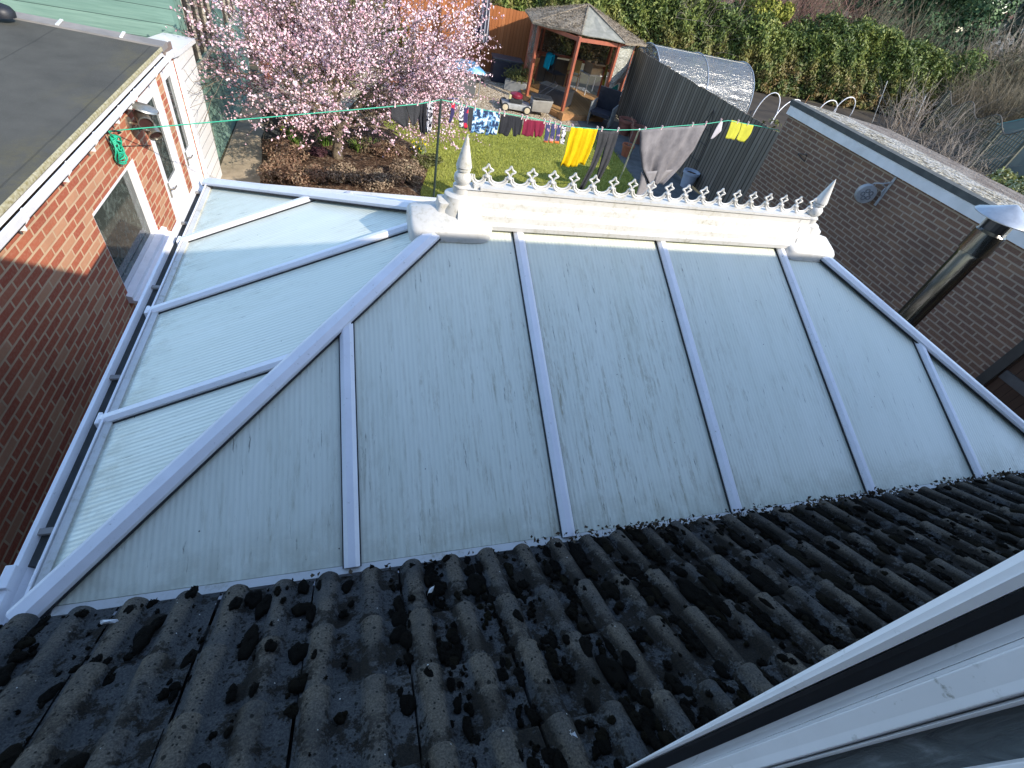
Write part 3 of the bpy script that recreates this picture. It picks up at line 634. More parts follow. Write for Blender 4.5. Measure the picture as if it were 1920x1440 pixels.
# ================================================================ left outbuilding
WX = -2.27
ob = thing('outbuilding', (-4.5, 4.5, 0), 'orange brick outbuilding with a flat felt roof, white gutter and two white doors', 'outbuilding')
wl = MB()
def wallx(mb, x0, x1, y0, y1, z0, z1, holes):
    # wall slab with rectangular openings (y0,y1,z0,z1), butted pieces only
    ys_ = sorted({y0, y1, *[h[0] for h in holes], *[h[1] for h in holes]})
    for a, b_ in zip(ys_[:-1], ys_[1:]):
        hs = sorted([h for h in holes if h[0] <= a + 1e-6 and h[1] >= b_ - 1e-6], key=lambda h: h[2]); z = z0
        for h in hs:
            if h[2] > z + 1e-6: mb.box(x0, x1, a, b_, z, h[2])
            z = h[3]
        if z < z1 - 1e-6: mb.box(x0, x1, a, b_, z, z1)
WIN = (4.70, 5.93, .70, 1.61); D1 = (6.55, 7.33, .02, 1.985); D2 = (7.52, 8.16, .02, 1.985)
wallx(wl, WX - .11, WX, .4, 8.2, 0, 2.16, [WIN, D1, D2]); wl.box(-6.6, WX - .11, .4, .5, 0, 2.16); wl.box(-6.6, -6.5, .5, 8.1, 0, 2.16); wl.box(-6.6, WX - .11, 8.1, 8.2, 0, 2.05)
wl.build('wall', BRICK_RED, ob)
rf = MB(); RE = -2.15
rf.prism([(-6.8, .3, 2.36), (-2.222, .3, 2.235), (-2.222, 7.62, 2.235), (-6.8, 7.98, 2.36)], (0, 0, -.05)); rfo = rf.build('roof', FELT, ob)
kb = MB()
kb.beam((-2.212, .3, 2.214), (-2.212, 7.64, 2.214), [(-.012, -.03), (-.012, .022), (-.004, .027), (.006, .018), (.009, -.008)]); kb.build('roof_kerb', KERB, rfo, smooth=False)
cpn = MB(); cpn.prism([(-6.8, 7.99, 2.375), (-2.2, 7.63, 2.25), (-2.2, 7.86, 2.25), (-6.8, 8.24, 2.375)], (0, 0, -.06)); cpo = cpn.build('roof_capping', GREY_STRIP, rfo)
for i in range(7):
    x = -2.6 - i * .62; y = 7.63 + (-2.2 - x) * .078
    MB().prism([(x, y, 2.254 + (-2.2 - x) * .0272), (x - .03, y, 2.254 + (-2.2 - x) * .0272), (x - .06, y + .24, 2.256 + (-2.2 - x) * .0272), (x - .03, y + .24, 2.256 + (-2.2 - x) * .0272)], (0, 0, .012)).build('lead_joint', FASCIA_WHITE, cpo)
fs = MB(); fs.box(WX, WX + .022, .3, 8.2, 2.04, 2.175); fs.build('fascia', FASCIA_BROWN, ob)
gx = -2.245
gp = [(.0, .05), (.0, -.02), (.02, -.05), (.06, -.062), (.10, -.05), (.125, -.02), (.130, .035), (.140, .038), (.140, .05), (.120, .05), (.112, -.015), (.09, -.04), (.06, -.05), (.03, -.04), (.012, -.015), (.012, .05)]
g2 = MB().prism([(gx + a, .3, 2.165 + b_) for a, b_ in gp], (0, 7.4, 0)).build('gutter', W_UPVC, ob)
MB().box(gx + .03, gx + .108, .35, 7.6, 2.118, 2.150).build('gutter_silt_shade', MOSS, g2)
for y in (3.6, 4.35, 4.95, 5.62, 6.02, 6.12, 6.9, 7.5):
    k = MB(); k.prism([(gx + a * 1.02 + .003, y, 2.164 + b_ * 1.06) for a, b_ in gp[:9]] + [(gx + .145, y, 2.219), (gx + .12, y, 2.221), (gx + .11, y, 2.14), (gx + .02, y, 2.13)], (0, .022, 0)); k.box(gx + .05, gx + .085, y + .003, y + .02, 2.06, 2.11)
    k.build('bracket', W_UPVC, g2)
# window with white frame and deep sill
y0, y1, z0, z1 = WIN
wo = MB(); a = WX - .075
for bx_ in ((y0, y0 + .06, z0, z1), (y1 - .06, y1, z0, z1), (y0 + .061, y1 - .061, z1 - .06, z1), (y0 + .061, y1 - .061, z0, z0 + .07)): wo.box(a - .03, a + .05, bx_[0], bx_[1], bx_[2], bx_[3])
wo.box(WX - .028, WX - .004, y1 - .055, y1 - .001, z0 + .02, z1 - .002)
wfr = wo.build('window', W_UPVC, ob, bevel=.004)
MB().box(a - .004, a + .006, y0 + .05, y1 - .05, z0 + .06, z1 - .05).build('pane', GLASS, wfr)
sl_ = MB(); sl_.prism([(WX - .02, y0 - .06, z0 + .075), (WX + .05, y0 - .06, z0 + .055), (WX + .05, y0 - .06, z0 + .012), (WX + .095, y0 - .06, z0 + .002), (WX + .095, y0 - .06, z0 - .03), (WX - .02, y0 - .06, z0 - .02)], (0, y1 - y0 + .17, 0)); sl_.build('sill', W_UPVC, wfr, bevel=.004)
for (ya, yb, za, zb_), gz in ((D1, (.98, 1.83)), (D2, (.98, 1.84))):
    d = MB(); xa, xb = WX - .07, WX - .005
    d.box(xa, xb, ya, ya + .06, za, zb_); d.box(xa, xb, yb - .06, yb, za, zb_); d.box(xa, xb, ya + .061, yb - .061, zb_ - .06, zb_)
    d.box(xa + .012, xb - .008, ya + .064, ya + .17, za, zb_ - .064); d.box(xa + .012, xb - .008, yb - .17, yb - .064, za, zb_ - .064)
    d.box(xa + .012, xb - .008, ya + .171, yb - .171, gz[1] + .02, zb_ - .064); d.box(xa + .012, xb - .008, ya + .171, yb - .171, gz[0] - .14, gz[0] - .02); d.box(xa + .03, xb - .028, ya + .171, yb - .171, za + .1, gz[0] - .142)
    do = d.build('door', W_UPVC, ob, bevel=.004)
    MB().box(xa + .03, xb - .03, ya + .16, yb - .16, gz[0] - .03, gz[1] + .03).build('pane', GLASS, do)
    h = MB(); yh = ya + .12; h.box(xb - .008, xb + .004, yh - .016, yh + .016, .82, 1.0); h.tube([(xb + .002, yh, .93), (xb + .05, yh, .93), (xb + .052, yh + .11, .925)], .009, 8); h.build('handle', STEEL, do)
# white clad porch end beyond the doors
pc = MB(); pc.box(-2.6, WX + .004, 8.205, 9.22, 0, 1.98); pc.build('cladding', CLAD, ob)
pr_ = MB(); pr_.prism([(-2.62, 7.88, 2.16), (-2.2, 7.87, 2.12), (WX + .05, 8.3, 2.05), (WX + .05, 9.3, 1.99), (-2.62, 9.3, 2.0)], (0, 0, -.055)); pr_.build('porch_roof', FASCIA_WHITE, ob)
pt = MB(); pt.box(WX + .006, WX + .05, 8.17, 8.25, 0, 1.98); pt.build('corner_trim', W_UPVC, ob)

# wall lamp: a pair of steel cylinders with rings
t = MB(); lm = thing('wall_lamp', (WX, 6.1, 1.9), 'steel twin cylinder spotlight fixed between the window and the first door', 'wall lamp')
MB().lathe([(.055, 0), (.055, .02), (.03, .03)], (WX, 6.1, 1.9), 16, (1, 0, 0)).build('backplate', STEEL, lm, smooth='auto')
MB().tube([(WX + .02, 6.1, 1.9), (WX + .16, 6.1, 1.9)], .014, 8).build('arm', STEEL, lm)
for (yy, zz_, axx) in ((6.06, 1.965, (.35, -.8, -.15)), (6.16, 1.845, (.5, -.6, -.5))):
    ax_ = Vector(axx).normalized(); c = Vector((WX + .17, yy, zz_))
    ho = MB().lathe([(.05, -.1), (.062, -.095), (.066, .08), (.07, .085), (.07, .1), (.062, .1), (.060, .08)], c, 20, ax_).build('lamp_head', STEEL, lm, smooth='auto')
    MB().lathe([(.058, .078), (.058, .084)], c, 16, ax_).build('lens', noisy('dark_lens', (.035, .018, .016), (.06, .03, .028), 9, .2), ho)
MB().lathe([(.13, 0), (.12, .014), (.02, .03)], (WX + .18, 6.13, 2.045), 24, (.3, .1, 1)).build('rain_hood', STEEL, lm, smooth='auto')
for k in range(4): MB().tube([(WX + .05 + .045 * k, 6.18 + .02 * k, 2.03), (WX + .05 + .045 * k, 6.2 + .02 * k, 1.78)], .006, 6).build('rod', STEEL, lm)
MB().tube([(WX + .02, 6.2, 1.80), (WX + .22, 6.24, 1.80), (WX + .24, 6.2, 1.70)], .007, 6).build('bracket', BLACK, lm)
# coil of green line hanging on the bracket
cl_ = MB(); c0 = np.array([WX + .05, 5.55, 1.87])
for k in range(7):
    r0 = .05 + .011 * k; off = random.uniform(-.012, .012)
    cl_.tube([c0 + np.array([.02 * math.sin(3 * t_ + k) + off, r0 * math.cos(t_) * .9, r0 * math.sin(t_) * 1.12 - .012 * k * .4]) for t_ in np.linspace(0, 2 * math.pi, 22)], .0075, 6, cap=False)
cl_.tube([c0 + np.array([0, -.02, .09]), c0 + np.array([-.01, -.05, .16]), (WX + .06, 5.58, 2.0)], .007, 6)
tag(cl_.build('line_coil', ROPE_G, smooth=True), 'coil of green washing line hung on the orange brick wall', 'rope coil')
hk = MB(); hk.tube([(WX, 5.52, 2.0), (WX + .07, 5.55, 2.02), (WX + .10, 5.6, 1.99), (WX + .06, 5.64, 1.96)], .008, 6); hk.tube([(WX, 5.5, 1.98), (WX + .04, 5.47, 1.9), (WX + .05, 5.45, 1.76)], .006, 6); hk.tube([(WX + .006, 5.6, 1.85), (WX + .006, 6.5, 1.52)], .004, 5)
tag(hk.build('line_hook', BLACK), 'black iron hook and cord above the coil of green line', 'hook')

# ================================================================ teal summerhouse beyond
sh = thing('summerhouse', (-5, 11.3, 0), 'teal painted wooden summerhouse with two barred dark windows behind the blossom', 'summerhouse')
SXX = -2.4
s_ = MB(); s_.box(-9.0, SXX - .06, 9.36, 9.42, 0, 3.4); s_.build('front_wall', TEAL_F, sh)
s_ = MB(); SW = [(9.74, 11.5, 1.50, 2.6), (12.45, 13.85, 1.50, 2.6)]
wallx(s_, SXX - .06, SXX, 9.36, 14.4, 0, 3.0, SW); s_.build('side_wall', TEAL_S, sh)
for ya, yb, za, zb_ in SW:
    f_ = MB(); f_.box(SXX - .03, SXX + .03, ya - .03, yb + .03, za - .06, za - .002)
    nb = 4 if yb - ya > 1.5 else 3
    for i in range(nb + 1):
        yy = ya + (yb - ya) * i / nb; f_.box(SXX - .034, SXX + .002, yy - .014, yy + .014, za, zb_)
    fo = f_.build('window', noisy('pale_window_bar', (.55, .52, .44), (.40, .37, .30), 8, .7), sh)
    MB().box(SXX - .052, SXX - .036, ya, yb, za, zb_).build('pane', noisy('dark_pane', (.012, .012, .012), (.025, .024, .022), 4, .4, 0), fo)
s_ = MB(); s_.prism([(-9.2, 9.2, 3.42), (SXX + .15, 9.2, 3.02), (SXX + .15, 14.6, 3.02), (-9.2, 14.6, 3.42)], (0, 0, .06)); s_.build('roof', FELT, sh)
# black pipe cowl on the flat roof edge
ct = MB(); p = at_z(4, 24, 2.36); ct.lathe([(.11, 0), (.115, .05), (.09, .09), (.035, .115), (.001, .12)], (p[0], p[1], 2.33), 18); tag(ct.build('roof_vent', BLACK, smooth='auto'), 'black rounded vent at the far edge of the felt roof', 'vent')

# ================================================================ garage on the right
GX = 7.66
ga = thing('garage', (9, 5, 0), 'brown brick garage with a white fascia and a mossy chipping roof', 'garage')
g_ = MB(); wallx(g_, GX, GX + .11, -2.0, 8.16, 0, 2.56, [(1.2, 2.72, 0, 2.06)]); g_.box(GX + .11, 10.1, 8.05, 8.16, 0, 2.5); g_.box(10.1, 10.21, -2.0, 8.16, 0, 2.4); g_.build('wall', BRICK_BROWN, ga)
g_ = MB(); g_.box(GX - .05, GX - .002, -2.1, 8.2, 2.52, 2.66); g_.build('fascia', FASCIA_WHITE, ga)
g_ = MB(); g_.box(GX - .06, GX + .12, -2.1, 8.24, 2.665, 2.745); g_.build('roof_edge', BITUMEN, ga)
g_ = MB(); g_.prism([(GX + .122, -2.1, 2.735), (10.28, -2.1, 2.54), (10.28, 8.24, 2.54), (GX + .122, 8.24, 2.735)], (0, 0, -.07)); g_.build('roof', CHIPS, ga)
dm = noisy('dark_door_frame', (.035, .033, .03), (.05, .046, .04), 6, .7)
g_ = MB(); g_.box(GX - .02, GX + .05, 2.62, 2.74, 0, 2.1); g_.box(GX - .02, GX + .05, 1.2, 2.618, 2.0, 2.1); dfo = g_.build('door_frame', dm, ga)
g_ = MB(); g_.box(GX + .03, GX + .07, 1.2, 2.62, 0, 2.0); MB
go = g_.build('door', boards('brown_door_boards', [(.045, .026, .018), (.065, .038, .026), (.09, .055, .035)], 'Y', .1, .7, .05, (20, 20, 1.5)), ga)
g_ = MB(); g_.box(GX + .012, GX + .029, 1.2, 2.6, 1.24, 1.36); g_.build('rail', noisy('grey_rail', (.10, .10, .10), (.07, .07, .07), 5, .7), go)
# flue pipe
fl = thing('flue_pipe', (4.7, 2.42, 0), 'metal flue pipe with a conical cap rising beside the conservatory', 'flue')
MB().lathe([(.094, 0), (.094, 2.95), (.097, 2.955), (.097, 2.98), (.108, 2.985), (.108, 3.15), (.10, 3.16), (.094, 3.17)], (4.7, 2.42, 0), 32).build('pipe', FLUE, fl, smooth='auto')
MB().lathe([(.085, 3.165), (.085, 3.28)], (4.7, 2.42, 0), 20).build('inner_pipe', BLACK, fl)
for k in range(3):
    t_ = 2 * math.pi * k / 3 + .4; MB().obox((4.7 + .1 * math.cos(t_), 2.42 + .1 * math.sin(t_), 3.22), (math.cos(t_), math.sin(t_), 0), (-math.sin(t_), math.cos(t_), 0), (0, 0, 1), .002, .012, .08).build('cap_strap', GALV, fl)
MB().lathe([(.205, 3.262), (.21, 3.268), (.20, 3.278), (.10, 3.325), (.012, 3.372), (.001, 3.374)], (4.7, 2.42, 0), 28).build('cap', GALV, fl, smooth='auto')
# ornate station clock on a wall bracket
ck = thing('wall_clock', (GX, 5.62, 2.25), 'grey round double faced clock on a scrolled bracket on the garage wall', 'clock')
CB = noisy('clock_grey', (.36, .37, .38), (.27, .28, .29), 9, .6); c = Vector((GX - .17, 5.68, 2.17))
ax_ = Vector((-.45, -.89, 0)).normalized()
MB().lathe([(.10, -.05), (.135, -.045), (.14, -.03), (.14, .03), (.135, .045), (.10, .05), (.001, .052)], c, 30, ax_).build('case', CB, ck, smooth='auto')
fc = MB(); tx = ax_.cross(Vector((0, 0, 1))).normalized()
for k in range(5):
    t_ = 2 * math.pi * k / 5; q = c + ax_ * .053 + (tx * math.cos(t_) + Vector((0, 0, 1)) * math.sin(t_)) * .058
    fc.tube([q + (tx * math.cos(a_) + Vector((0, 0, 1)) * math.sin(a_)) * .027 for a_ in np.linspace(0, 2 * math.pi, 13)], .006, 5, cap=False)
fc.build('dial_scrolls', noisy('scroll_dark', (.09, .1, .12), (.13, .14, .16), 9, .6), ck)
br = MB(); br.box(GX - .012, GX - .001, 5.52, 5.56, 2.06, 2.5); br.tube([(GX - .01, 5.54, 2.42), (GX - .1, 5.57, 2.38), (GX - .17, 5.66, 2.34), (GX - .17, 5.68, 2.30)], .011, 8); br.tube([(GX - .01, 5.54, 2.2), (GX - .05, 5.55, 2.26), (GX - .03, 5.56, 2.33), (GX - .09, 5.58, 2.36)], .009, 8); br.build('bracket', CB, ck)
# triangle hook
hm = MB(); q = at_x(1500, 300, GX - .03); pts = [at_x(u, v, GX - .03) for u, v in ((1496, 289), (1508, 303), (1513, 290), (1497, 288))]
hm.tube(pts, .007, 6); hm.tube([pts[0], pts[0] + np.array([.03, -.02, .02])], .006, 5); tag(hm.build('wall_hook', BLACK), 'black triangular iron hook on the brown brick wall', 'hook')

# ================================================================ fences
fe = thing('wooden_fence', (8.35, 12, 0), 'dark grey closeboard fence running from the garage to the gazebo', 'fence')
FX = 8.35; f_ = MB(); y = 8.3
while y < 16.15:
    wd = random.uniform(.092, .1); x = FX + random.uniform(-.004, .004); h = 2.02 - .012 * (y - 8) + random.uniform(-.01, .01)
    f_.prism([(x, y, .06), (x + .018, y, .06), (x + .008, y + wd, .06), (x - .006, y + wd, .06)], (0, 0, h - .06)); y += wd - .004
f_.build('boards', FENCE_DARK, fe)
for y in (8.4, 10.3, 12.2, 14.1, 16.0): MB().box(FX + .03, FX + .12, y - .05, y + .05, 0, 1.96).build('post', FENCE_DARK, fe)
f_ = MB(); [f_.box(FX + .022, FX + .06, 8.3, 16.1, z, z + .08) for z in (.35, .95, 1.6)]; f_.build('rail', FENCE_DARK, fe)
fe2 = thing('back_fence', (4.5, 18.9, 0), 'orange brown stained boundary fence behind the closed parasol', 'fence')
f_ = MB(); x = 1.2
while x < 6.4:
    wd = .118; yb_ = 19.1 - .05 * (x - 3); h = 1.86 + random.uniform(-.01, .01) + (.12 * math.sin(x * 2.2) if x < 3.9 else 0)
    f_.prism([(x, yb_ + .012, .04), (x + wd, yb_, .04), (x + wd, yb_ + .016, .04), (x, yb_ + .028, .04)], (0, 0, h)); x += wd - .006
f_.build('boards', FENCE_ORANGE, fe2)
for x in (1.5, 3.95, 6.3): MB().box(x - .05, x + .05, 19.0 - .05 * (x - 3) - .05, 19.0 - .05 * (x - 3) + .05, 0, 2.0).build('post', FENCE_ORANGE, fe2)

# ================================================================ washing line
LP = [np.array([WX + .07, 5.61, 2.0])]
d_ = np.array([9.93, 2.59, 0]); n_ = np.array([d_[1], -d_[0], 0]); p_ = np.array([WX, 5.61, 0])
def PL(u, v, off=0.0):
    r = ray(u, v); t_ = ((p_ - CAM) @ n_ + off) / (r @ n_); return r * t_ + CAM
for u, v in ((730, 200), (785, 195), (827, 187), (850, 192), (900, 205), (1000, 222), (1070, 238), (1120, 242), (1160, 244), (1200, 243), (1262, 237), (1325, 232), (1366, 226), (1420, 236)): LP.append(PL(u, v))
LP.append(np.array([GX - .02, 8.17, 2.24]))
tag(MB().tube(LP, .0055, 6).build('washing_line', ROPE_G), 'green washing line strung across the garden from wall to garage', 'washing line')
pole = PL(827, 187); pm = MB(); pm.tube([(pole[0], pole[1], 0), (pole[0], pole[1], 2.3), (pole[0], pole[1], pole[2] + .01)], [.016, .016, .012], 8)
tag(pm.build('line_pole', noisy('dark_green_pole', (.02, .035, .03), (.03, .05, .04), 6, .5)), 'thin dark upright pole holding up the washing line', 'pole')
a_ = PL(1199, 243); b_ = at_z(1157, 348, 0.0); pm = MB(); pm.tube([b_, a_ + (a_ - b_) * .004], .014, 8); tag(pm.build('line_prop', W_UPVC), 'white prop leaning under the washing line beside the grey towel', 'prop')
LINE_N = Vector((n_[0], n_[1], 0)).normalized()
def garment(parts, rows=14, cols=16, fold=.018, freq=3.0, hem=.006, off=0.0):
    # parts: list of (left edge pixels, right edge pixels); each lofted in the plane of the line and folded out of it
    m = MB()
    for L, Rr in parts:
        L3 = [PL(*q, off) for q in L]; R3 = [PL(*q, off) for q in Rr]
        def samp(A, t_):
            k = t_ * (len(A) - 1); i = min(int(k), len(A) - 2); return A[i] * (1 - (k - i)) + A[i + 1] * (k - i)
        ph = random.uniform(0, 6); P_ = []
        for i in range(rows):
            t_ = i / (rows - 1); a = samp(L3, t_); c = samp(R3, t_); row = []
            for j in range(cols):
                s_ = j / (cols - 1); p = a * (1 - s_) + c * s_
                amp = fold * (.35 + .65 * t_); q = math.sin(2 * math.pi * freq * s_ + ph + 1.3 * t_) + .5 * math.sin(2 * math.pi * freq * 2.3 * s_ + ph * 2 + t_ * 2)
                p = p + np.array(LINE_N) * (amp * q); p[2] += hem * math.sin(9 * s_ + ph) * t_; row.append(p)
            P_.append(row)
        m.grid(P_)
    return m
def hang(name, m, mat_, lab, cat, group=None, sub=1):
    o = m.build(name, mat_, smooth=True, solid=.004, fix=False)
    return tag(o, lab, cat, group)
CB1 = cloth('black_jersey', (.020, .021, .026), (.03, .031, .036)); CGR = cloth('dark_grey_jersey', (.035, .037, .04), (.05, .05, .055)); CMAR = cloth('maroon_jersey', (.20, .018, .045), (.14, .014, .035))
CYEL = cloth('yellow_cotton', (.66, .45, .004), (.58, .38, .003)); CNEON = cloth('lime_yellow_cotton', (.50, .50, .06), (.42, .42, .05)); CTOW = cloth('grey_towelling', (.215, .205, .215), (.125, .12, .13), 4)
t = NT('blue_camouflage'); _n = t.noise(17, 3, .6, dist=.6); CAMO = t.out(t.ramp(_n, (.40, (.03, .05, .11)), (.47, (.10, .25, .45)), (.53, (.38, .56, .70)), (.58, (.72, .78, .82))), .9, 0, .15)
for e in CAMO.node_tree.nodes:
    if e.type == 'VALTORGB': e.color_ramp.interpolation = 'CONSTANT'
t = NT('black_white_pattern'); _n = t.noise(30, 3, .6); BWP = t.out(t.mix(t.val(_n, .48, .52), (.02, .02, .03), (.62, .62, .66)), .9, 0, .15)
t = NT('navy_red_sock'); _n = t.noise(11, 2, .5); SOCKM = t.out(t.mix(t.val(_n, .57, .60), (.045, .04, .11), (.55, .03, .06)), .9, 0, .15)
t = NT('navy_orange_sock'); _n = t.noise(14, 2, .5); z_ = t.n('SeparateXYZ', i_0=t.P()).outputs['Z']
SOCK2 = t.out(t.mix(t.val(z_, 1.975, 1.96), t.mix(t.val(_n, .57, .61), (.05, .055, .13), t.mix(t.rnd(), (.55, .05, .12), (.4, .45, .5))), (.70, .20, .05)), .9, 0, .15)
hang('shorts', garment([([(733, 197), (734, 222), (757, 238)], [(760, 197), (766, 215), (765, 236)]), ([(760, 197), (766, 215), (773, 237)], [(788, 194), (786, 215), (780, 232)])], fold=.006, freq=1.2), CGR, 'dark grey shorts at the left end of the washing line', 'shorts')
hang('leggings', garment([([(786, 196), (785, 225), (789, 248)], [(801, 193), (800, 220), (797, 252)])], fold=.02, freq=2), CB1, 'black crumpled leggings beside the dark grey shorts on the line', 'leggings')
hang('patterned_top', garment([([(802, 192), (800, 222), (799, 248)], [(812, 190), (812, 215), (808, 247)])], fold=.016, freq=2), BWP, 'narrow black and white patterned garment hung next to the line pole', 'garment')
hang('sock', garment([([(847, 192), (845, 212), (841, 231)], [(853, 193), (852, 214), (846, 229)])], 10, 5, .006, 1), SOCKM, 'lone navy and red sock just right of the line pole', 'sock')
for i, (u, v, lab) in enumerate(((863, 196, 'black and white flecked sock hung before the navy one'), (871, 198, 'navy sock with a red heel left of the patterned shorts'), (880, 201, 'dark sock hung against the patterned shorts'))):
    hang('sock', garment([([(u, v), (u - 3, v + 22), (u - 2, v + 42)], [(u + 8, v + 1), (u + 6, v + 22), (u + 5, v + 45)])], 10, 5, .006, 1), (BWP, SOCKM, CGR)[i], lab, 'sock', 'socks left of the patterned shorts')
hang('shorts', garment([([(887, 203), (884, 226), (882, 248)], [(914, 206), (914, 230), (907, 251)]), ([(914, 206), (914, 230), (910, 253)], [(938, 211), (935, 232), (930, 252)])], fold=.01, freq=2.5), CAMO, 'blue and white patterned shorts on the washing line', 'shorts')
hang('shorts', garment([([(940, 214), (937, 234), (934, 249)], [(960, 217), (960, 238), (952, 256)]), ([(960, 217), (960, 238), (962, 256)], [(981, 221), (979, 238), (975, 252)])], fold=.008, freq=1.6), CB1, 'plain black shorts between the patterned and the maroon ones', 'shorts')
hang('shorts', garment([([(982, 223), (980, 238), (977, 253)], [(1002, 226), (1002, 242), (999, 257)]), ([(1002, 226), (1002, 242), (1003, 257)], [(1023, 228), (1021, 242), (1017, 255)])], fold=.008, freq=1.8), CMAR, 'maroon shorts with a white drawstring on the washing line', 'shorts')
for i, (u, v) in enumerate(((1024, 230), (1034, 232), (1044, 234), (1054, 236))):
    hang('sock', garment([([(u, v), (u - 2, v + 20), (u - 5, v + 36 - i)], [(u + 8, v + 1), (u + 6, v + 20), (u + 3, v + 38 - i)])], 10, 5, .006, 1), (SOCK2, SOCK2, SOCK2, BWP)[i], ('navy patterned sock with orange toe next to the maroon shorts', 'second navy patterned sock from the maroon shorts', 'third navy patterned sock from the maroon shorts', 'speckled sock tucked next to the yellow shirt')[i], 'sock', 'socks between the maroon shorts and the yellow shirt')
hang('shirt', garment([([(1070, 238), (1063, 262), (1057, 288), (1048, 313)], [(1120, 242), (1114, 264), (1106, 286), (1096, 309)])], 18, 26, fold=.032, freq=3.2, hem=.02), CYEL, 'bright yellow shirt hung upside down on the washing line', 'shirt')
hang('leggings', garment([([(1122, 244), (1117, 275), (1106, 310), (1083, 355)], [(1141, 246), (1137, 266), (1121, 305), (1094, 356)]), ([(1141, 246), (1137, 266), (1127, 300), (1113, 347)], [(1161, 245), (1154, 268), (1141, 305), (1122, 340)])], fold=.016, freq=1.4), CGR, 'dark grey leggings hanging long beside the yellow shirt', 'leggings')
hang('towel', garment([([(1201, 243), (1199, 280), (1202, 315), (1215, 342)], [(1325, 234), (1301, 280), (1272, 315), (1240, 345)])], 24, 28, .045, 2.1, .01), CTOW, 'large grey bath towel hanging to a point on the washing line', 'towel')
hang('towel_lining', garment([([(1203, 322), (1199, 345), (1190, 372)], [(1262, 318), (1228, 350), (1200, 368)])], 12, 8, .012, 1.2, .01, off=.12), cloth('pale_lining', (.26, .25, .26)), 'pale crumpled cloth trailing below the grey towel', 'cloth')
hang('sock', garment([([(1350, 228), (1340, 245), (1332, 261)], [(1355, 228), (1352, 246), (1338, 259)])], 10, 5, .006, 1), cloth('pale_sock', (.50, .48, .52)), 'single pale grey sock between the towel and the lime shorts', 'sock')
hang('shorts', garment([([(1372, 225), (1366, 243), (1360, 259)], [(1391, 230), (1387, 245), (1377, 262)]), ([(1391, 230), (1387, 245), (1380, 262)], [(1413, 235), (1408, 250), (1396, 268)])], fold=.006, freq=1.2), CNEON, 'lime yellow shorts at the garage end of the washing line', 'shorts')
PEG = noisy('pink_peg', (.72, .48, .50), (.66, .56, .52), 9, .5)
for i, (u, v) in enumerate(((740, 197), (783, 194), (805, 190), (850, 192), (865, 196), (874, 198), (890, 203), (936, 210), (945, 214), (978, 220), (986, 223), (1020, 228), (1030, 230), (1040, 233), (1050, 235), (1072, 238), (1119, 242), (1128, 243), (1158, 244), (1209, 243), (1240, 240), (1298, 234), (1323, 232), (1351, 227), (1383, 229), (1402, 232))):
    p = PL(u, v); m = MB(); dz = random.uniform(-.2, .2)
    m.obox(p + np.array([0, 0, .008]), (1, .26, 0), (-.25, .96, .1), (dz, .1, .97), .006, .008, .032); m.obox(p + np.array([.006, -.008, .008]), (1, .26, 0), (-.25, .96, -.1), (dz, -.2, .97), .006, .004, .032)
    tag(m.build('clothes_peg', PEG), 'small pale pink peg clipped on the green washing line', 'clothes peg', 'pegs on the washing line')

# ================================================================ planting
def branch(m, p, d, L, r, depth, tips, bend=.25, kids=(2, 4), droop=0.0, n=5):
    pts = [p]; d = d.normalized(); k = max(3, int(L / .18)); rr = [r]
    for i in range(k):
        d = (d + Vector((random.gauss(0, bend), random.gauss(0, bend), random.gauss(0, bend) - droop)) * .5).normalized()
        p = p + d * (L / k); pts.append(p); rr.append(max(.0028, r * (1 - .62 * (i + 1) / k))); tips.append((p, depth))
    m.tube(pts, rr, n if depth > 1 else 4, cap=False)
    if depth <= 0: return
    for _ in range(random.randint(*kids)):
        i = random.randint(max(1, k // 3), k); q = pts[i]
        ax_ = Vector((random.gauss(0, 1), random.gauss(0, 1), random.gauss(.1, .7))).normalized()
        nd = (d + ax_ * random.uniform(.6, 1.1)); branch(m, q, nd, L * random.uniform(.5, .78), max(.003, rr[i] * .65), depth - 1, tips, bend, kids, droop, n)
random.seed(21)
tr = thing('blossom_tree', (-.36, 10.1, .1), 'spreading tree covered in pale pink blossom over the flower bed', 'tree')
tm = MB(); T0 = Vector((-.36, 10.1, .05)); fk = Vector((-.33, 10.1, .62))
tm.tube([T0, (-.38, 10.1, .25), (-.34, 10.1, .45), fk, (-.31, 10.1, .70)], [.115, .098, .09, .095, .06], 10)
tm.build('trunk', BARK, tr, smooth=True)
bm_ = MB(); tips = []
for (dx, dy, dz, L, r) in ((-.55, .1, .85, 1.5, .062), (.6, .15, .75, 1.5, .06), (.05, .6, .9, 1.6, .05), (-.15, -.55, .8, 1.3, .045), (-1.0, -.3, .45, 1.5, .04), (1.0, .4, .45, 1.6, .042), (1.0, -.4, .35, 1.4, .036), (-.9, .6, .5, 1.6, .04), (.3, 1, .5, 1.5, .04)):
    branch(bm_, fk + Vector((random.uniform(-.03, .03), random.uniform(-.03, .03), random.uniform(-.05, .1))), Vector((dx, dy, dz)), L, r, 3, tips, .22, (3, 5))
bm_.build('branch', BARK, tr)
tw = MB(); P = []; tips_ = [t_ for t_ in tips if t_[1] <= 2]
def inside(p): return ((p.x + .02) / 2.4) ** 2 + ((p.y - 10.35) / 2.3) ** 2 + ((p.z - 2.2) / 1.75) ** 2 < random.uniform(.75, 1.25) and p.z > .95 - .2 * abs(p.x + .3)
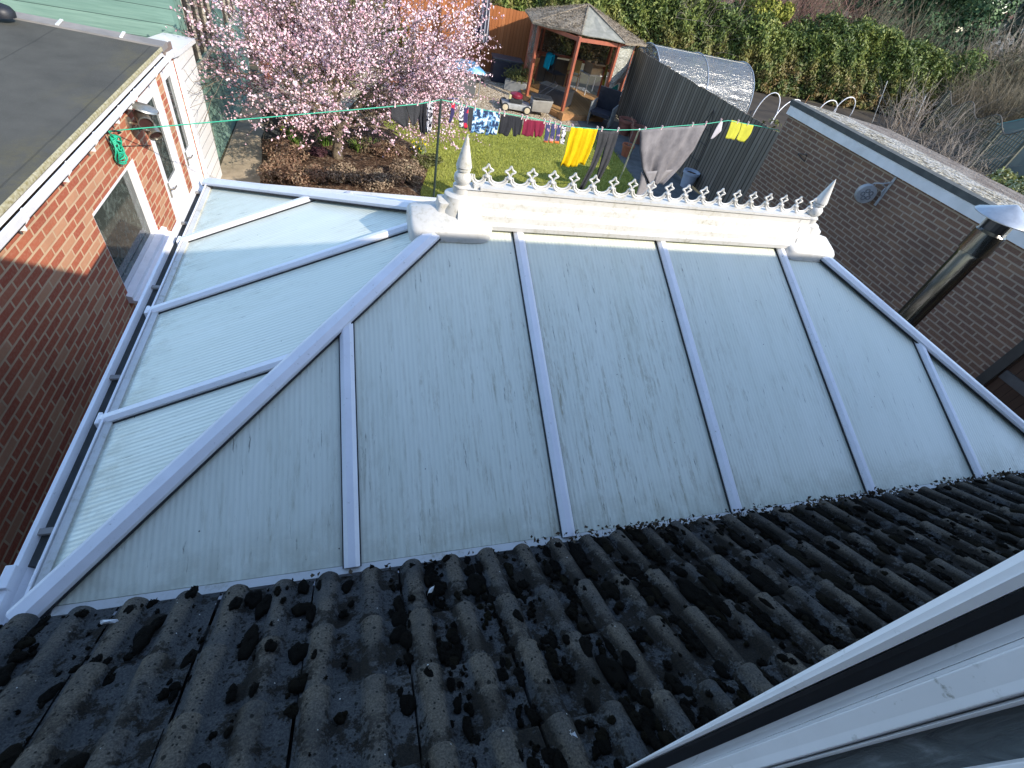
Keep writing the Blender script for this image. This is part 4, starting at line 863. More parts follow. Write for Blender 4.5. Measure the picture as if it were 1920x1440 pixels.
for _ in range(3000):
    if random.random() < .6: p, _d = random.choice(tips_)
    else:
        th = random.uniform(0, 2 * math.pi); rr = math.sqrt(random.random()); p = Vector((-.15 + 2.35 * rr * math.cos(th), 10.35 + 2.1 * rr * math.sin(th), random.uniform(.9, 3.6)))
    if not inside(p): continue
    d = (Vector((p.x + .3, p.y - 10.2, (p.z - 1.3) * .8)).normalized() + Vector((random.gauss(0, .5), random.gauss(0, .5), random.gauss(.15, .45)))).normalized(); L = random.uniform(.3, .75); pts = [p]
    for i in range(5):
        d = (d + Vector((random.gauss(0, .16), random.gauss(0, .16), random.gauss(0, .16)))).normalized(); p = p + d * (L / 5); pts.append(p)
    tw.tube(pts, [.006, .005, .0045, .004, .003, .002], 3, cap=False)
    bare = random.random() < .12
    for i in range(5):
        for _q in range(random.randint(1, 4) if not bare else 0):
            f_ = random.random(); q = pts[i] * (1 - f_) + pts[i + 1] * f_; P.append((q.x + random.gauss(0, .02), q.y + random.gauss(0, .02), q.z + random.gauss(0, .02)))
tw.build('twig', TWIG, tr)
P = np.array(P); cards(np.concatenate([P, P + RN.normal(0, .008, P.shape)]), .033, 'blossom', PETAL, tr, aspect=1.05)

def shrub(name, loc, rx, ry, h, n, size, m, label, cat, group=None, stems=True, nclump=9, aspect=1.6, stem_m=None, up=.6):
    # leaves in uneven clumps over a frame of stems
    o = thing(name, (loc[0], loc[1], loc[2] if len(loc) > 2 else .05), label, cat, group); z0 = ORG[o].z
    cl_ = []
    for _ in range(nclump):
        th = random.uniform(0, 2 * math.pi); q = math.sqrt(random.random()) * .72; cl_.append((loc[0] + rx * q * math.cos(th), loc[1] + ry * q * math.sin(th), z0 + h * random.uniform(.35, .8) * (1 - .35 * q), random.uniform(.3, .5)))
    idx = RN.integers(0, nclump, n); cc = np.array(cl_)[idx]; v = RN.normal(size=(n, 3)); v /= np.linalg.norm(v, axis=1)[:, None]
    rr = RN.uniform(.35, 1.0, n) ** .5
    P_ = cc[:, :3] + v * rr[:, None] * cc[:, 3:4] * np.array([rx, ry, h])
    P_[:, 2] = np.maximum(P_[:, 2], z0 + .01)
    cards(P_, size, 'foliage', m, o, nrm=v * .8 + np.array([0, 0, up]), spread=.7, aspect=aspect)
    if stems:
        sm = MB()
        for c in cl_: sm.tube([(loc[0] + random.uniform(-.1, .1) * rx, loc[1] + random.uniform(-.1, .1) * ry, z0 - .03), ((loc[0] + c[0]) / 2, (loc[1] + c[1]) / 2, z0 + h * .3), c[:3]], [.02 * h + .004, .014 * h + .003, .004], 5, cap=False)
        sm.build('stem', stem_m or TWIG, o)
    return o
def stalks(name, loc, rx, ry, h, n, m, label, cat, group=None, lean=.35, r=.004, kink=.12, fork=2, part='stem'):
    o = thing(name, (loc[0], loc[1], 0), label, cat, group); sm = MB()
    for _ in range(n):
        th = random.uniform(0, 2 * math.pi); q = math.sqrt(random.random()); x, y = loc[0] + rx * q * math.cos(th), loc[1] + ry * q * math.sin(th)
        d = Vector((math.cos(th) * lean * q + random.gauss(0, .15), math.sin(th) * lean * q + random.gauss(0, .15), 1)).normalized(); L = h * random.uniform(.55, 1.1); p = Vector((x, y, 0)); pts = [p]
        for i in range(5):
            d = (d + Vector((random.gauss(0, kink), random.gauss(0, kink), random.gauss(0, kink * .6)))).normalized(); p = p + d * L / 5; pts.append(p)
        sm.tube(pts, [r, r * .9, r * .75, r * .6, r * .45, r * .25], 3, cap=False)
        for _f in range(fork):
            i = random.randint(1, 4); p = pts[i]; dd = (d + Vector((random.gauss(0, .7), random.gauss(0, .7), random.gauss(.1, .5)))).normalized(); q2 = [p]
            for k in range(3): dd = (dd + Vector((random.gauss(0, kink), random.gauss(0, kink), random.gauss(0, kink)))).normalized(); p = p + dd * L * .16; q2.append(p)
            sm.tube(q2, [r * .6, r * .5, r * .4, r * .2], 3, cap=False)
    sm.build(part, m, o); return o
# flower bed planting
for (x, y, rx, ry, h, m, lab) in ((-1.25, 9.2, .42, .5, .34, HEATH, 'reddish brown heather at the path corner of the bed nearest the conservatory'), (-.85, 8.95, .45, .35, .30, HEATH, 'russet heather along the near edge of the bed left of the trunk'),
        (-.35, 9.2, .4, .35, .28, HEATH2, 'brown heather at the near edge of the bed in front of the trunk'), (.25, 9.15, .42, .34, .30, HEATH2, 'faded olive heather right of the trunk by the conservatory'),
        (.80, 9.3, .45, .42, .42, HEATH2, 'large grey brown heather at the lawn corner of the bed'), (-1.35, 10.0, .4, .55, .30, HEATH, 'russet heather along the path beside the dark slab'),
        (.55, 10.7, .5, .45, .22, HEATH, 'low brown heather spreading between the trunk and the daffodils'), (.15, 10.9, .4, .4, .2, HEATH2, 'pale brown heather behind the trunk on the lawn side')):
    shrub('heather', (x, y, .1), rx, ry, h, 2600, .026, m, lab, 'shrub', 'heathers in the flower bed', aspect=1.9)
shrub('ground_cover', (1.42, 10.55, .03), .34, .45, .10, 1500, .035, OLIVE, 'dark green mat of ground cover at the lawn edge beside the daffodils', 'plant', stems=False)
shrub('purple_plant', (-.72, 10.15, .1), .22, .2, .22, 500, .04, PURPLE, 'small purple leaved plant left of the tree trunk', 'plant')
def spears(loc, n, h, lab, flowers=None, name='spear_plant', part='leaf'):
    o = thing(name, (loc[0], loc[1], .08), lab, 'plant', 'green spear leaved clumps in the bed' if flowers is None else None); V = []; Fq = []
    for _ in range(n):
        th = random.uniform(0, 2 * math.pi); q = random.uniform(0, .14); x, y = loc[0] + q * math.cos(th), loc[1] + q * math.sin(th); hh = h * random.uniform(.6, 1.1); wd = random.uniform(.008, .014); sx, sy = -math.sin(th) * wd, math.cos(th) * wd
        for i in range(3):
            f0, f1 = i / 3, (i + 1) / 3; g = lambda f: (x + math.cos(th) * .35 * hh * f ** 2, y + math.sin(th) * .35 * hh * f ** 2, .08 + hh * (f - .25 * f ** 3))
            a, c = g(f0), g(f1); w0, w1 = 1 - .8 * f0 ** 2, 1 - .8 * f1 ** 2; k = len(V)
            V += [(a[0] - sx * w0, a[1] - sy * w0, a[2]), (a[0] + sx * w0, a[1] + sy * w0, a[2]), (c[0] + sx * w1, c[1] + sy * w1, c[2]), (c[0] - sx * w1, c[1] - sy * w1, c[2])]; Fq.append((k, k+1, k+2, k+3))
    raw_mesh(np.array(V), np.array(Fq), part, SPEAR, o)
    if flowers: cards([(loc[0] + random.gauss(0, .11), loc[1] + random.gauss(0, .2), .08 + h * random.uniform(.7, 1.15)) for _ in range(flowers)], .042, 'flower', YELLOWF, o, aspect=1.1)
spears((-.62, 10.75), 60, .36, 'bright green spear leaved clump directly left of the tree trunk'); spears((-1.15, 10.6), 50, .3, 'pale green spear leaved clump further left towards the dark slab')
spears((.02, 10.6), 55, .36, 'bright green spear leaved clump just right of the tree trunk'); spears((.3, 10.7), 28, .34, 'thin green spear leaved clump furthest right of the trunk')
spears((1.28, 10.95), 50, .28, 'yellow daffodils flowering at the lawn edge of the bed', 44, 'daffodil'); spears((-1.35, 11.15), 20, .22, 'few small yellow daffodils beside the dark slab', 7, 'daffodil')
# objects in the bed
m = MB(); m.rbox((-1.62, 11.0, .30), .25, .14, .035, .30, .05); tag(m.build('slate_slab', noisy('dark_slate', (.035, .042, .045), (.055, .06, .06), 6, .6), bevel=.006), 'dark upright slate slab standing at the path edge of the bed', 'slab')
wo = MB(); o_ = at_z(790, 284, .06)
for k in range(9):
    t_ = 2 * math.pi * k / 9; wo.tube([(o_[0] + .11 * math.cos(t_), o_[1] + .11 * math.sin(t_), .05), (o_[0] + .07 * math.cos(t_ + .3), o_[1] + .07 * math.sin(t_ + .3), .25), (o_[0] + .025 * math.cos(t_ + .6), o_[1] + .025 * math.sin(t_ + .6), .40), (o_[0] - .02, o_[1], .52)], .0045, 4)
for z in (.08, .16, .24, .32, .40): wo.tube([(o_[0] + (.115 - .2 * z) * math.cos(a), o_[1] + (.115 - .2 * z) * math.sin(a), z) for a in np.linspace(0, 2 * math.pi, 13)], .004, 4, cap=False)
wo.lathe([(.001, .5), (.028, .515), (.03, .54), (.001, .56)], (o_[0] - .02, o_[1], 0), 10); tag(wo.build('wire_figure', GALV), 'grey wire mesh figure at the lawn edge behind the daffodils', 'ornament')
o_ = at_z(706, 326, .1); rb = thing('rusty_bird', (o_[0], o_[1], .1), 'rusty metal bird on a thin stake in the brown heather', 'ornament'); RUST = noisy('rust', (.09, .045, .03), (.05, .028, .02), 20, .8)
MB().tube([(o_[0], o_[1], .1), (o_[0], o_[1], .62)], .005, 5).build('stake', RUST, rb)
MB().tube([(o_[0] - .11, o_[1], .65), (o_[0] - .05, o_[1], .63), (o_[0], o_[1], .64), (o_[0] + .05, o_[1], .66), (o_[0] + .075, o_[1], .675), (o_[0] + .1, o_[1], .67)], [.004, .02, .042, .036, .02, .003], 10).build('bird_body', RUST, rb, smooth=True)
for (u, v, z, lab) in ((662, 245, 0.05, 'pair of round terracotta ornaments right of the tree fork'), (565, 236, .05, 'small red ornament among the plants left of the trunk')):
    o_ = at_z(u, v, z); m = MB(); s_ = .085 if u > 600 else .05
    for k in range(2): m.lathe([(.001, 0), (s_ * .7, .1 * s_), (s_, s_ * .8), (s_ * .8, s_ * 1.6), (s_ * .35, s_ * 1.95), (.001, s_ * 2)], (o_[0] + .02 * k, o_[1], .22 + k * s_ * 1.9), 14)
    m.tube([(o_[0], o_[1], 0.05), (o_[0], o_[1], .3)], .01, 6); tag(m.build('ornament', TERRA if u > 600 else noisy('red_glaze', (.5, .05, .03), (.4, .04, .03), 5, .4), smooth='auto'), lab, 'ornament')
def pot(name, loc, r, h, m, lab, twig=0, soil=True, group=None):
    o = thing(name, loc, lab, 'plant pot', group); x, y, z = loc
    MB().lathe([(r * .68, 0), (r * .9, h * .82), (r * .93, h * .82), (r * 1.02, h * .83), (r * 1.02, h), (r * .88, h), (r * .84, h * .86), (r * .001, h * .84)], loc, 24).build('pot', m, o, smooth='auto')
    MB().lathe([(r * .82, h * .85), (r * .4, h * .9), (.001, h * .9)], loc, 16).build('soil', SOIL, o)
    if twig:
        tm_ = MB()
        for _ in range(twig): branch(tm_, Vector((x, y, z + h * .85)), Vector((random.gauss(0, .25), random.gauss(0, .25), 1)), .45, .008, 1, [], .2, (1, 2), n=5)
        tm_.build('stem', TWIG_GREY, o)
    return o
pot('plant_pot', tuple(at_z(1172, 292, .02)), .17, .30, TERRA, 'small terracotta pot holding a bare twig on the dark slabs', 2)
pot('plant_pot', (7.85, 14.35, .02), .27, .42, noisy('old_terracotta', (.27, .105, .07), (.19, .075, .055), 6, .85), 'large terracotta pot left of its twin by the dark fence'); pot('plant_pot', (8.0, 13.75, .02), .28, .42, noisy('old_terracotta_b', (.25, .095, .065), (.17, .07, .05), 6, .85), 'large terracotta pot right of its twin by the dark fence')
pot('plant_pot', tuple(at_z(1285, 350, .02)), .21, .40, noisy('pale_blue_glaze', (.48, .54, .62), (.38, .43, .50), 4, .3), 'pale blue glazed pot on the dark slabs near the garage')
pot('plant_pot', (-2.1, 15.0, .01), .14, .34, TERRA, 'tall orange terracotta pot behind the summerhouse corner', 1); pot('plant_pot', tuple(at_z(742, 168, .01)), .2, .26, TERRA, 'wide terracotta pot on the gravel behind the blossom', 1)
o_ = at_z(848, 205, .02); pot('plant_pot', tuple(o_), .17, .26, noisy('blue_glaze', (.07, .12, .30), (.05, .09, .22), 5, .25), 'blue glazed pot at the gravel edge left of the socks', 0)
for (u, v, r_, lab) in ((735, 180, .17, 'pale rounded boulder left on the gravel edge behind the lawn'), (795, 178, .22, 'pale rounded boulder on the gravel right of the smaller one'), (845, 190, .15, 'small pale boulder by the blue pot')):
    o_ = at_z(u, v, .02); m = MB(); nr = 12; ph = [random.uniform(.8, 1.2) for _ in range(nr)]
    m.grid([[(o_[0] + r_ * a * ph[j % nr] * math.cos(2 * math.pi * j / nr), o_[1] + r_ * .7 * a * ph[j % nr] * math.sin(2 * math.pi * j / nr), b_ * r_) for j in range(nr + 1)] for a, b_ in ((1.0, -.1), (1.05, .3), (.85, .6), (.5, .75), (.01, .8))])
    tag(m.build('boulder', noisy('sandstone', (.40, .33, .24), (.30, .24, .17), 7, .9, .4, 30), smooth=True), lab, 'rock', 'boulders on the gravel')
# rear shrubs beyond the tree
shrub('shrub', (-1.6, 16.4), 1.0, .9, 1.3, 3500, .05, PURPLE, 'dark purple leaved shrub against the summerhouse end', 'shrub', stem_m=TWIG)
shrub('shrub', (.45, 13.4), .5, .45, .55, 1800, .045, OLIVE, 'olive green shrub on the gravel behind the blossom', 'shrub')
shrub('shrub', (-.6, 15.2), .8, .6, .9, 2200, .05, OLIVE, 'wide olive shrub further back behind the blossom', 'shrub'); shrub('shrub', (1.2, 17.6), .8, .7, 1.4, 2400, .06, OLIVE, 'taller olive shrub by the orange fence', 'shrub')
for x, y, lab in ((-.3, 18.2, 'tangle of bare brown stems behind the blossom tree'), (-2.2, 18.6, 'tangle of bare brown stems behind the summerhouse'), (1.0, 19.6, 'tangle of bare stems at the left end of the orange fence')): stalks('bare_shrub', (x, y), .9, .7, 1.9, 90, TWIG_BROWN, lab, 'shrub', lean=.5)
# lawn grass
m_ = 36000; gx_ = RN.uniform(1.0, 7.0, m_); gy_ = RN.uniform(7.6, 14.3, m_)
def inpoly(px, py, poly_):
    c = np.zeros(len(px), bool); j = len(poly_) - 1
    for i in range(len(poly_)):
        xi, yi = poly_[i]; xj, yj = poly_[j]; k = ((yi > py) != (yj > py)) & (px < (xj - xi) * (py - yi) / (yj - yi + 1e-12) + xi); c ^= k; j = i
    return c
k = inpoly(gx_ + RN.normal(0, .04, m_), gy_ + RN.normal(0, .04, m_), LAWN); gx_, gy_ = gx_[k], gy_[k]; n_g = len(gx_)
th = RN.uniform(0, 2 * math.pi, n_g); hg = RN.uniform(.02, .055, n_g); wg = .008; lx, ly = RN.normal(0, .02, n_g), RN.normal(0, .02, n_g)
V = np.stack([np.stack([gx_ - wg * np.cos(th), gy_ - wg * np.sin(th), np.full(n_g, .01)], 1), np.stack([gx_ + wg * np.cos(th), gy_ + wg * np.sin(th), np.full(n_g, .01)], 1), np.stack([gx_ + lx, gy_ + ly, .012 + hg], 1)], 1).reshape(-1, 3)
tag(raw_mesh(V, np.arange(n_g * 3).reshape(-1, 3), 'grass', BLADE), 'short sunlit grass blades of the lawn', 'grass', kind='stuff')

# ================================================================ gazebo and what stands in it
EV = [(5.09, 17.72), (4.9, 16.15), (6.12, 15.32), (7.52, 15.32), (8.62, 16.1), (8.5, 17.75), (7.3, 18.65), (5.95, 18.6)]; AP = (6.8, 17.0, 2.60); EVZ = [2.08, 2.04, 2.11, 2.10, 2.04, 2.05, 2.08, 2.08]
gz = thing('gazebo', (6.8, 17, 0), 'garden gazebo with red timber posts, reed roof and clear plastic side sheets', 'gazebo')
n8 = len(EV); rfm = MB(); gfm = MB()
for i in range(n8):
    j = (i + 1) % n8; a = np.array([*EV[i], EVZ[i]]); c = np.array([*EV[j], EVZ[j]]); ap = np.array(AP); rows = []
    for s_ in np.linspace(0, 1, 7):
        e0 = a * (1 - s_) + ap * s_; e1 = c * (1 - s_) + ap * s_; rows.append([e0 * (1 - q) + e1 * q + np.array([0, 0, random.uniform(-.018, .018) * (0 < q < 1) * (s_ < 1)]) for q in np.linspace(0, 1, 6)])
    tgt = gfm if i == 2 else rfm; tgt.grid(rows)
rfo = rfm.build('roof', THATCH, gz, solid=.05, fix=False); gfm.build('roof_patch', GREENFELT, rfo, solid=.02, fix=False)
rd = MB()
for i in range(n8): rd.bar((EV[i][0], EV[i][1], EVZ[i] + .02), (AP[0], AP[1], AP[2] + .035), .03, .03)
rd.build('ridge_batten', THATCH, rfo)
RP = []
for _ in range(5200):
    i = random.randrange(n8)
    if i == 2: continue
    j = (i + 1) % n8; a = np.array([*EV[i], EVZ[i]]); c = np.array([*EV[j], EVZ[j]]); u_ = math.sqrt(random.random()); q_ = random.random(); RP.append((np.array(AP) * (1 - u_) + (a * (1 - q_) + c * q_) * u_) + np.array([0, 0, .032]))
cards(RP, .016, 'reed', THATCH, rfo, nrm=np.array([0, 0, 2.0]), spread=.5, aspect=14, drop=.6)
PO = [(5.35, 17.5), (5.2, 16.35), (6.05, 15.22), (7.42, 15.5), (8.3, 16.3), (8.2, 17.6), (7.2, 18.35), (6.0, 18.35)]
for i, (x, y) in enumerate(PO): MB().rbox((x, y, 1.07), .4, .042, .042, 1.0).build('post', TIMBER_RED, gz, bevel=.004)
eb = MB(); ra = MB()
for i in range(n8):
    j = (i + 1) % n8; eb.bar((*PO[i], 2.0), (*PO[j], 2.0), .04, .09)
    if i not in (1, 2): ra.bar((*PO[i], 1.0), (*PO[j], 1.0), .035, .07)
eb.build('eave_beam', TIMBER_RED, gz); ra.build('rail', TIMBER_RED, gz)
dk = MB(); dk.prism([(x * 1.0, y, .16) for x, y in [(5.25, 17.6), (5.1, 16.4), (5.95, 14.95), (7.5, 15.3), (8.3, 16.3), (8.2, 17.7), (7.2, 18.4), (6.0, 18.4)]], (0, 0, -.05)); dk.build('floor', DECK, gz)
st_ = MB(); st_.bar((5.1, 16.4, .07), (5.93, 14.95, .07), .05, .13); st_.bar((5.95, 14.93, .07), (7.5, 15.28, .07), .05, .13); st_.rbox((5.98, 14.9, .12), .4, .09, .09, .1); st_.build('step', TIMBER, gz)
t = NT('dim_plastic_sheet'); _n = t.noise(1, 4, .6, t.map((2.0, 2.0, 7), (0.3, .5, 0)), 2.0); t.bump(_n, 1.0, .1); DARKSHEET = t.out(t.ramp(_n, (.35, (.035, .034, .027)), (.7, (.11, .10, .075))), .25, 0, .5, Alpha=.88)  # dark colour puts the gazebo's dim interior into its back sheets
def drape(a, c, z0, z1, sag=.1, n=12, r=8, lower=None):
    m = MB(); rows = []
    for k in range(r):
        t_ = k / (r - 1); row = []
        for j in range(n):
            s_ = j / (n - 1); x = a[0] * (1 - s_) + c[0] * s_; y = a[1] * (1 - s_) + c[1] * s_; zb_ = z0 if lower is None else z0 + lower * (s_ if lower > 0 else (1 - s_) * -1)
            nx_, ny_ = c[1] - a[1], a[0] - c[0]; L = math.hypot(nx_, ny_); b_ = sag * math.sin(math.pi * s_) * math.sin(math.pi * t_) + .03 * math.sin(9 * s_ + 7 * t_) * t_
            row.append((x + nx_ / L * b_, y + ny_ / L * b_, z1 + (zb_ - z1) * t_))
        rows.append(row)
    return m.grid(rows)
drape(PO[0], PO[1], .75, 1.98).build('side_sheet', PLASTIC, gz, smooth=True, fix=False)
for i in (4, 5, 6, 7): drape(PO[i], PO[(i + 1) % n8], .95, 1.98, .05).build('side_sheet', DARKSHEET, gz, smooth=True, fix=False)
t = NT('milky_plastic_sheet'); _n = t.noise(1, 4, .6, t.map((3, 3, 6), (0.3, .5, 0)), dist=2.0); t.bump(_n, 1.0, .1); MILKY = t.out((.45, .45, .38), .2, 0, .7, Alpha=.8)
drape((7.46, 15.52), (8.32, 16.25), .75, 1.98, .16, lower=.35).build('side_sheet', MILKY, gz, smooth=True, fix=False)
gh = MB(); gh.bar((7.46, 15.5, .72), (7.95, 15.85, .9), .03, .16); gh.build('sheet_hem', noisy('green_hem', (.02, .22, .16), (.015, .16, .12), 6, .6), gz)
bk = MB(); [bk.box(*sorted((PO[i][0], PO[(i + 1) % n8][0])), min(PO[i][1], PO[(i + 1) % n8][1]), max(PO[i][1], PO[(i + 1) % n8][1]) + .02, .16, .9) for i in (6,)]; bk.build('back_panel', FENCE_DARK, gz)
# white folding table with a cardboard box on it
WHT = noisy('white_plastic', (.62, .62, .60), (.52, .52, .50), 5, .45)
def table(loc, rz, lx_, ly_, h, mtop, mleg, name, lab):
    o = thing(name, loc, lab, 'table'); m = Matrix.Rotation(rz, 3, 'Z'); c = Vector(loc)
    MB().rbox(c + Vector((0, 0, h - .015)), rz, lx_, ly_, .015).build('tabletop', mtop, o, bevel=.006)
    for a, b_ in ((1, 1), (1, -1), (-1, 1), (-1, -1)):
        q = c + m @ Vector((a * (lx_ - .05), b_ * (ly_ - .05), 0)); MB().tube([q, q + Vector((0, 0, h - .032))], .016, 8).build('leg', mleg, o)
    return o
tp = at_z(1108, 180, .16); table((tp[0], tp[1] + .3, .165), .35, .42, .28, .62, WHT, WHT, 'folding_table', 'white folding table standing inside the gazebo')
CARD = noisy('cardboard', (.40, .30, .20), (.33, .25, .165), 4, .85); bx0 = Vector((tp[0] - .02, tp[1] + .28, .79)); cb = thing('cardboard_box', bx0, 'open cardboard box on the white table in the gazebo', 'box')
m = MB(); 
for (dx, dy, hx, hy) in ((0, -.2, .3, .006), (0, .2, .3, .006), (-.294, 0, .006, .193), (.294, 0, .006, .193)):
    q = Matrix.Rotation(.35, 3, 'Z') @ Vector((dx, dy, .15)); m.rbox(bx0 + q, .35, hx, hy, .15)
m.rbox(bx0 + Vector((0, 0, .008)), .35, .28, .18, .006); m.build('body', CARD, cb)
for (dx, dy, hx, hy, tl_) in ((0, -.29, .3, .09, 0), (.38, 0, .09, .19, .3)): MB().rbox(bx0 + Matrix.Rotation(.35, 3, 'Z') @ Vector((dx, dy, .30)), .35, hx, hy, .004, tl_).build('flap', CARD, cb)
# wooden folding chair, white shelf rack
def chair(name, loc, rz, lab, mf_, mb_, sw=.22, sd=.22, sh_=.44, bh=.88, group=None):
    o = thing(name, loc, lab, 'chair', group); m = Matrix.Rotation(rz, 3, 'Z'); c = Vector(loc); P3 = lambda x, y, z: c + m @ Vector((x, y, z))
    MB().rbox(P3(0, 0, sh_), rz, sw, sd, .014).build('seat', mb_, o, bevel=.005)
    MB().obox(P3(0, sd + .04, (sh_ + bh) / 2 + .06), m.col[0], m @ Vector((0, 1, .2)).normalized(), m @ Vector((0, -.2, 1)).normalized(), sw, .012, (bh - sh_) / 2 - .04).build('backrest', mb_, o, bevel=.005)
    for a, b_ in ((1, 1), (1, -1), (-1, 1), (-1, -1)):
        top = P3(a * (sw - .015), b_ * (sd - .02), sh_ - .015) if b_ < 0 else P3(a * (sw - .015), sd + .07, bh - .03)
        MB().tube([P3(a * (sw - .01), b_ * sd, 0), P3(a * (sw - .015), b_ * (sd - .01), sh_ - .015), top] if b_ > 0 else [P3(a * (sw - .01), b_ * sd, 0), top], .013, 6).build('leg', mf_, o)
    return o
q = at_z(1072, 168, .16); chair('folding_chair', (q[0], q[1] + .15, .165), 2.6, 'yellow wooden folding chair at the back of the gazebo', TIMBER, noisy('yellow_wood', (.52, .33, .09), (.42, .26, .07), 5, .6))
q = at_z(1030, 163, .16); chair('chair', (q[0] + .1, q[1], .165), 1.9, 'dark chair at the gazebo front with a blue towel over it', BLACK, noisy('dark_mesh', (.02, .022, .028), (.03, .032, .04), 8, .7), .25, .25, .44, .95)
dq = Vector((q[0] + .1, q[1], 0)); bt = MB(); rows = []
for s_ in np.linspace(0, 1, 14):
    row = []
    for j in range(8):
        u_ = (j / 7 - .5) * .34; 
        if s_ < .55: z = 1.15 - (.55 - s_) * .75; y = .30 + .02 * math.sin(j)
        else: z = 1.15 - (s_ - .55) * 1.0; y = .40 + .1 * (s_ - .55) + .02 * math.sin(j * 1.7)
        v_ = Matrix.Rotation(1.9, 3, 'Z') @ Vector((u_, y, 0)); row.append((dq.x + v_.x, dq.y + v_.y, z))
    rows.append(row)
tag(bt.grid(rows).build('blue_towel', cloth('turquoise_cotton', (.01, .50, .72), (.01, .42, .62)), smooth=True, solid=.008, fix=False), 'turquoise blue towel draped over the dark chair in the gazebo', 'towel')
q = at_z(1040, 196, .16); bc = thing('storage_box', (q[0] + .05, q[1] + .25, .165), 'long dark plastic box on the deck behind the front post', 'box'); DARKP = noisy('dark_plastic', (.025, .027, .03), (.04, .042, .046), 6, .35)
MB().rbox((q[0] + .05, q[1] + .25, .36), -.75, .5, .24, .195).build('body', DARKP, bc, bevel=.02); MB().rbox((q[0] + .05, q[1] + .25, .575), -.75, .52, .26, .018).build('lid', DARKP, bc, bevel=.012)
lv = MB(); a_ = at_z(1117, 198, .17); lv.obox(Vector((a_[0] + .12, a_[1] + .15, .75)), (1, 0, .12), (0, 1, 0), (-.12, -.1, 1), .035, .02, .58); tag(lv.build('spirit_level', noisy('yellow_level', (.45, .33, .02), (.06, .05, .02), 6, .5)), 'yellow and black level leaning by the right gazebo post', 'tool')
# garden armchair with mesh sides
q = at_z(1128, 240, .02); ac = thing('garden_armchair', (q[0], q[1] + .25, .02), 'dark mesh garden armchair in front of the gazebo', 'armchair'); MESHM = noisy('grey_mesh', (.22, .235, .23), (.17, .18, .18), 9, .8); DM = noisy('navy_mesh', (.012, .014, .024), (.02, .022, .032), 9, .8)
cc = Vector((q[0], q[1] + .25, .02)); rz = -.65; m3 = Matrix.Rotation(rz, 3, 'Z'); Q = lambda x, y, z: cc + m3 @ Vector((x, y, z))
MB().rbox(Q(0, 0, .34), rz, .30, .30, .05).build('seat', DM, ac, bevel=.01); MB().obox(Q(0, .34, .62), m3.col[0], m3 @ Vector((0, 1, .2)).normalized(), m3 @ Vector((0, -.2, 1)).normalized(), .33, .02, .36).build('backrest', DM, ac, bevel=.01)
for sx in (-1, 1): MB().prism([Q(sx * .33, -.30, .60), Q(sx * .33, .34, .62), Q(sx * .33, .30, .08), Q(sx * .33, -.26, .08)], m3 @ Vector((sx * .03, 0, 0))).build('side_panel', MESHM, ac, bevel=.004)
for sx in (-1, 1):
    for yy in (-.26, .3): MB().tube([Q(sx * .31, yy, .0), Q(sx * .31, yy, .33)], .016, 6).build('leg', STEEL, ac)
# lawn mower
mc = at_z(968, 210, .0); mw = thing('lawn_mower', (mc[0], mc[1] + .1, .012), 'maroon and silver petrol lawn mower parked on the gravel', 'lawn mower'); c = Vector((mc[0], mc[1] + .12, .012)); rz = -.12; m3 = Matrix.Rotation(rz, 3, 'Z'); Q = lambda x, y, z: c + m3 @ Vector((x, y, z))
ALU = noisy('cast_aluminium', (.42, .42, .40), (.32, .32, .30), 10, .45, .1, 60, .4)
MB().add([Q(x, y, z) for x, y, z in ((-.42,-.24,.06),(.42,-.24,.06),(.42,.24,.06),(-.42,.24,.06),(-.46,-.2,.20),(.40,-.22,.22),(.40,.22,.22),(-.46,.2,.20))], [(0,3,2,1),(4,5,6,7),(0,1,5,4),(1,2,6,5),(2,3,7,6),(3,0,4,7)]).build('deck', ALU, mw, bevel=.02)
MB().rbox(Q(-.05, 0, .28), rz, .19, .16, .065).build('engine_block', DARKP, mw, bevel=.02)
MB().lathe([(.19, 0), (.20, .03), (.18, .09), (.11, .12), (.001, .125)], Q(-.05, 0, .345), 20).build('engine_cover', noisy('maroon_paint', (.20, .012, .03), (.15, .01, .025), 6, .35), mw, smooth='auto')
MB().rbox(Q(-.24, -.1, .36), rz, .03, .06, .05).build('air_filter', noisy('cream_label', (.62, .58, .30), (.5, .46, .24), 8, .5), mw)
for x in (-.36, .30):
    for sy in (-1, 1):
        wh = MB().lathe([(.05, -.02), (.105, -.022), (.112, -.012), (.112, .012), (.105, .022), (.05, .02)], Q(x, sy * .265, .11), 20, m3 @ Vector((0, 1, 0))).build('wheel', DARKP, mw, smooth='auto')
        MB().lathe([(.07, -.024), (.08, -.0225), (.08, .0225), (.07, .024), (.02, .026), (.02, -.026)], Q(x, sy * .265, .11), 16, m3 @ Vector((0, 1, 0))).build('rim', noisy('cream_rim', (.55, .48, .34), (.46, .40, .28), 8, .5), wh, smooth='auto')
MB().add([Q(x, y, z) for x, y, z in ((.44,-.22,.1),(.98,-.2,.12),(.98,.2,.12),(.44,.22,.1),(.42,-.24,.40),(1.04,-.24,.46),(1.04,.24,.46),(.42,.24,.40))], [(0,3,2,1),(4,5,6,7),(0,1,5,4),(1,2,6,5),(2,3,7,6),(3,0,4,7)]).build('grass_box', noisy('silver_canvas', (.36, .34, .30), (.24, .225, .2), 3, .6), mw, bevel=.02)
MB().rbox(Q(.72, 0, .47), rz, .3, .22, .02).build('grass_box_lid', DARKP, mw, bevel=.008)
hd = MB(); hd.tube([Q(.34, -.2, .24), Q(1.0, -.2, .82), Q(1.05, -.18, .88), Q(1.05, .18, .88), Q(1.0, .2, .82), Q(.34, .2, .24)], .013, 8); hd.build('handle', BLACK, mw)
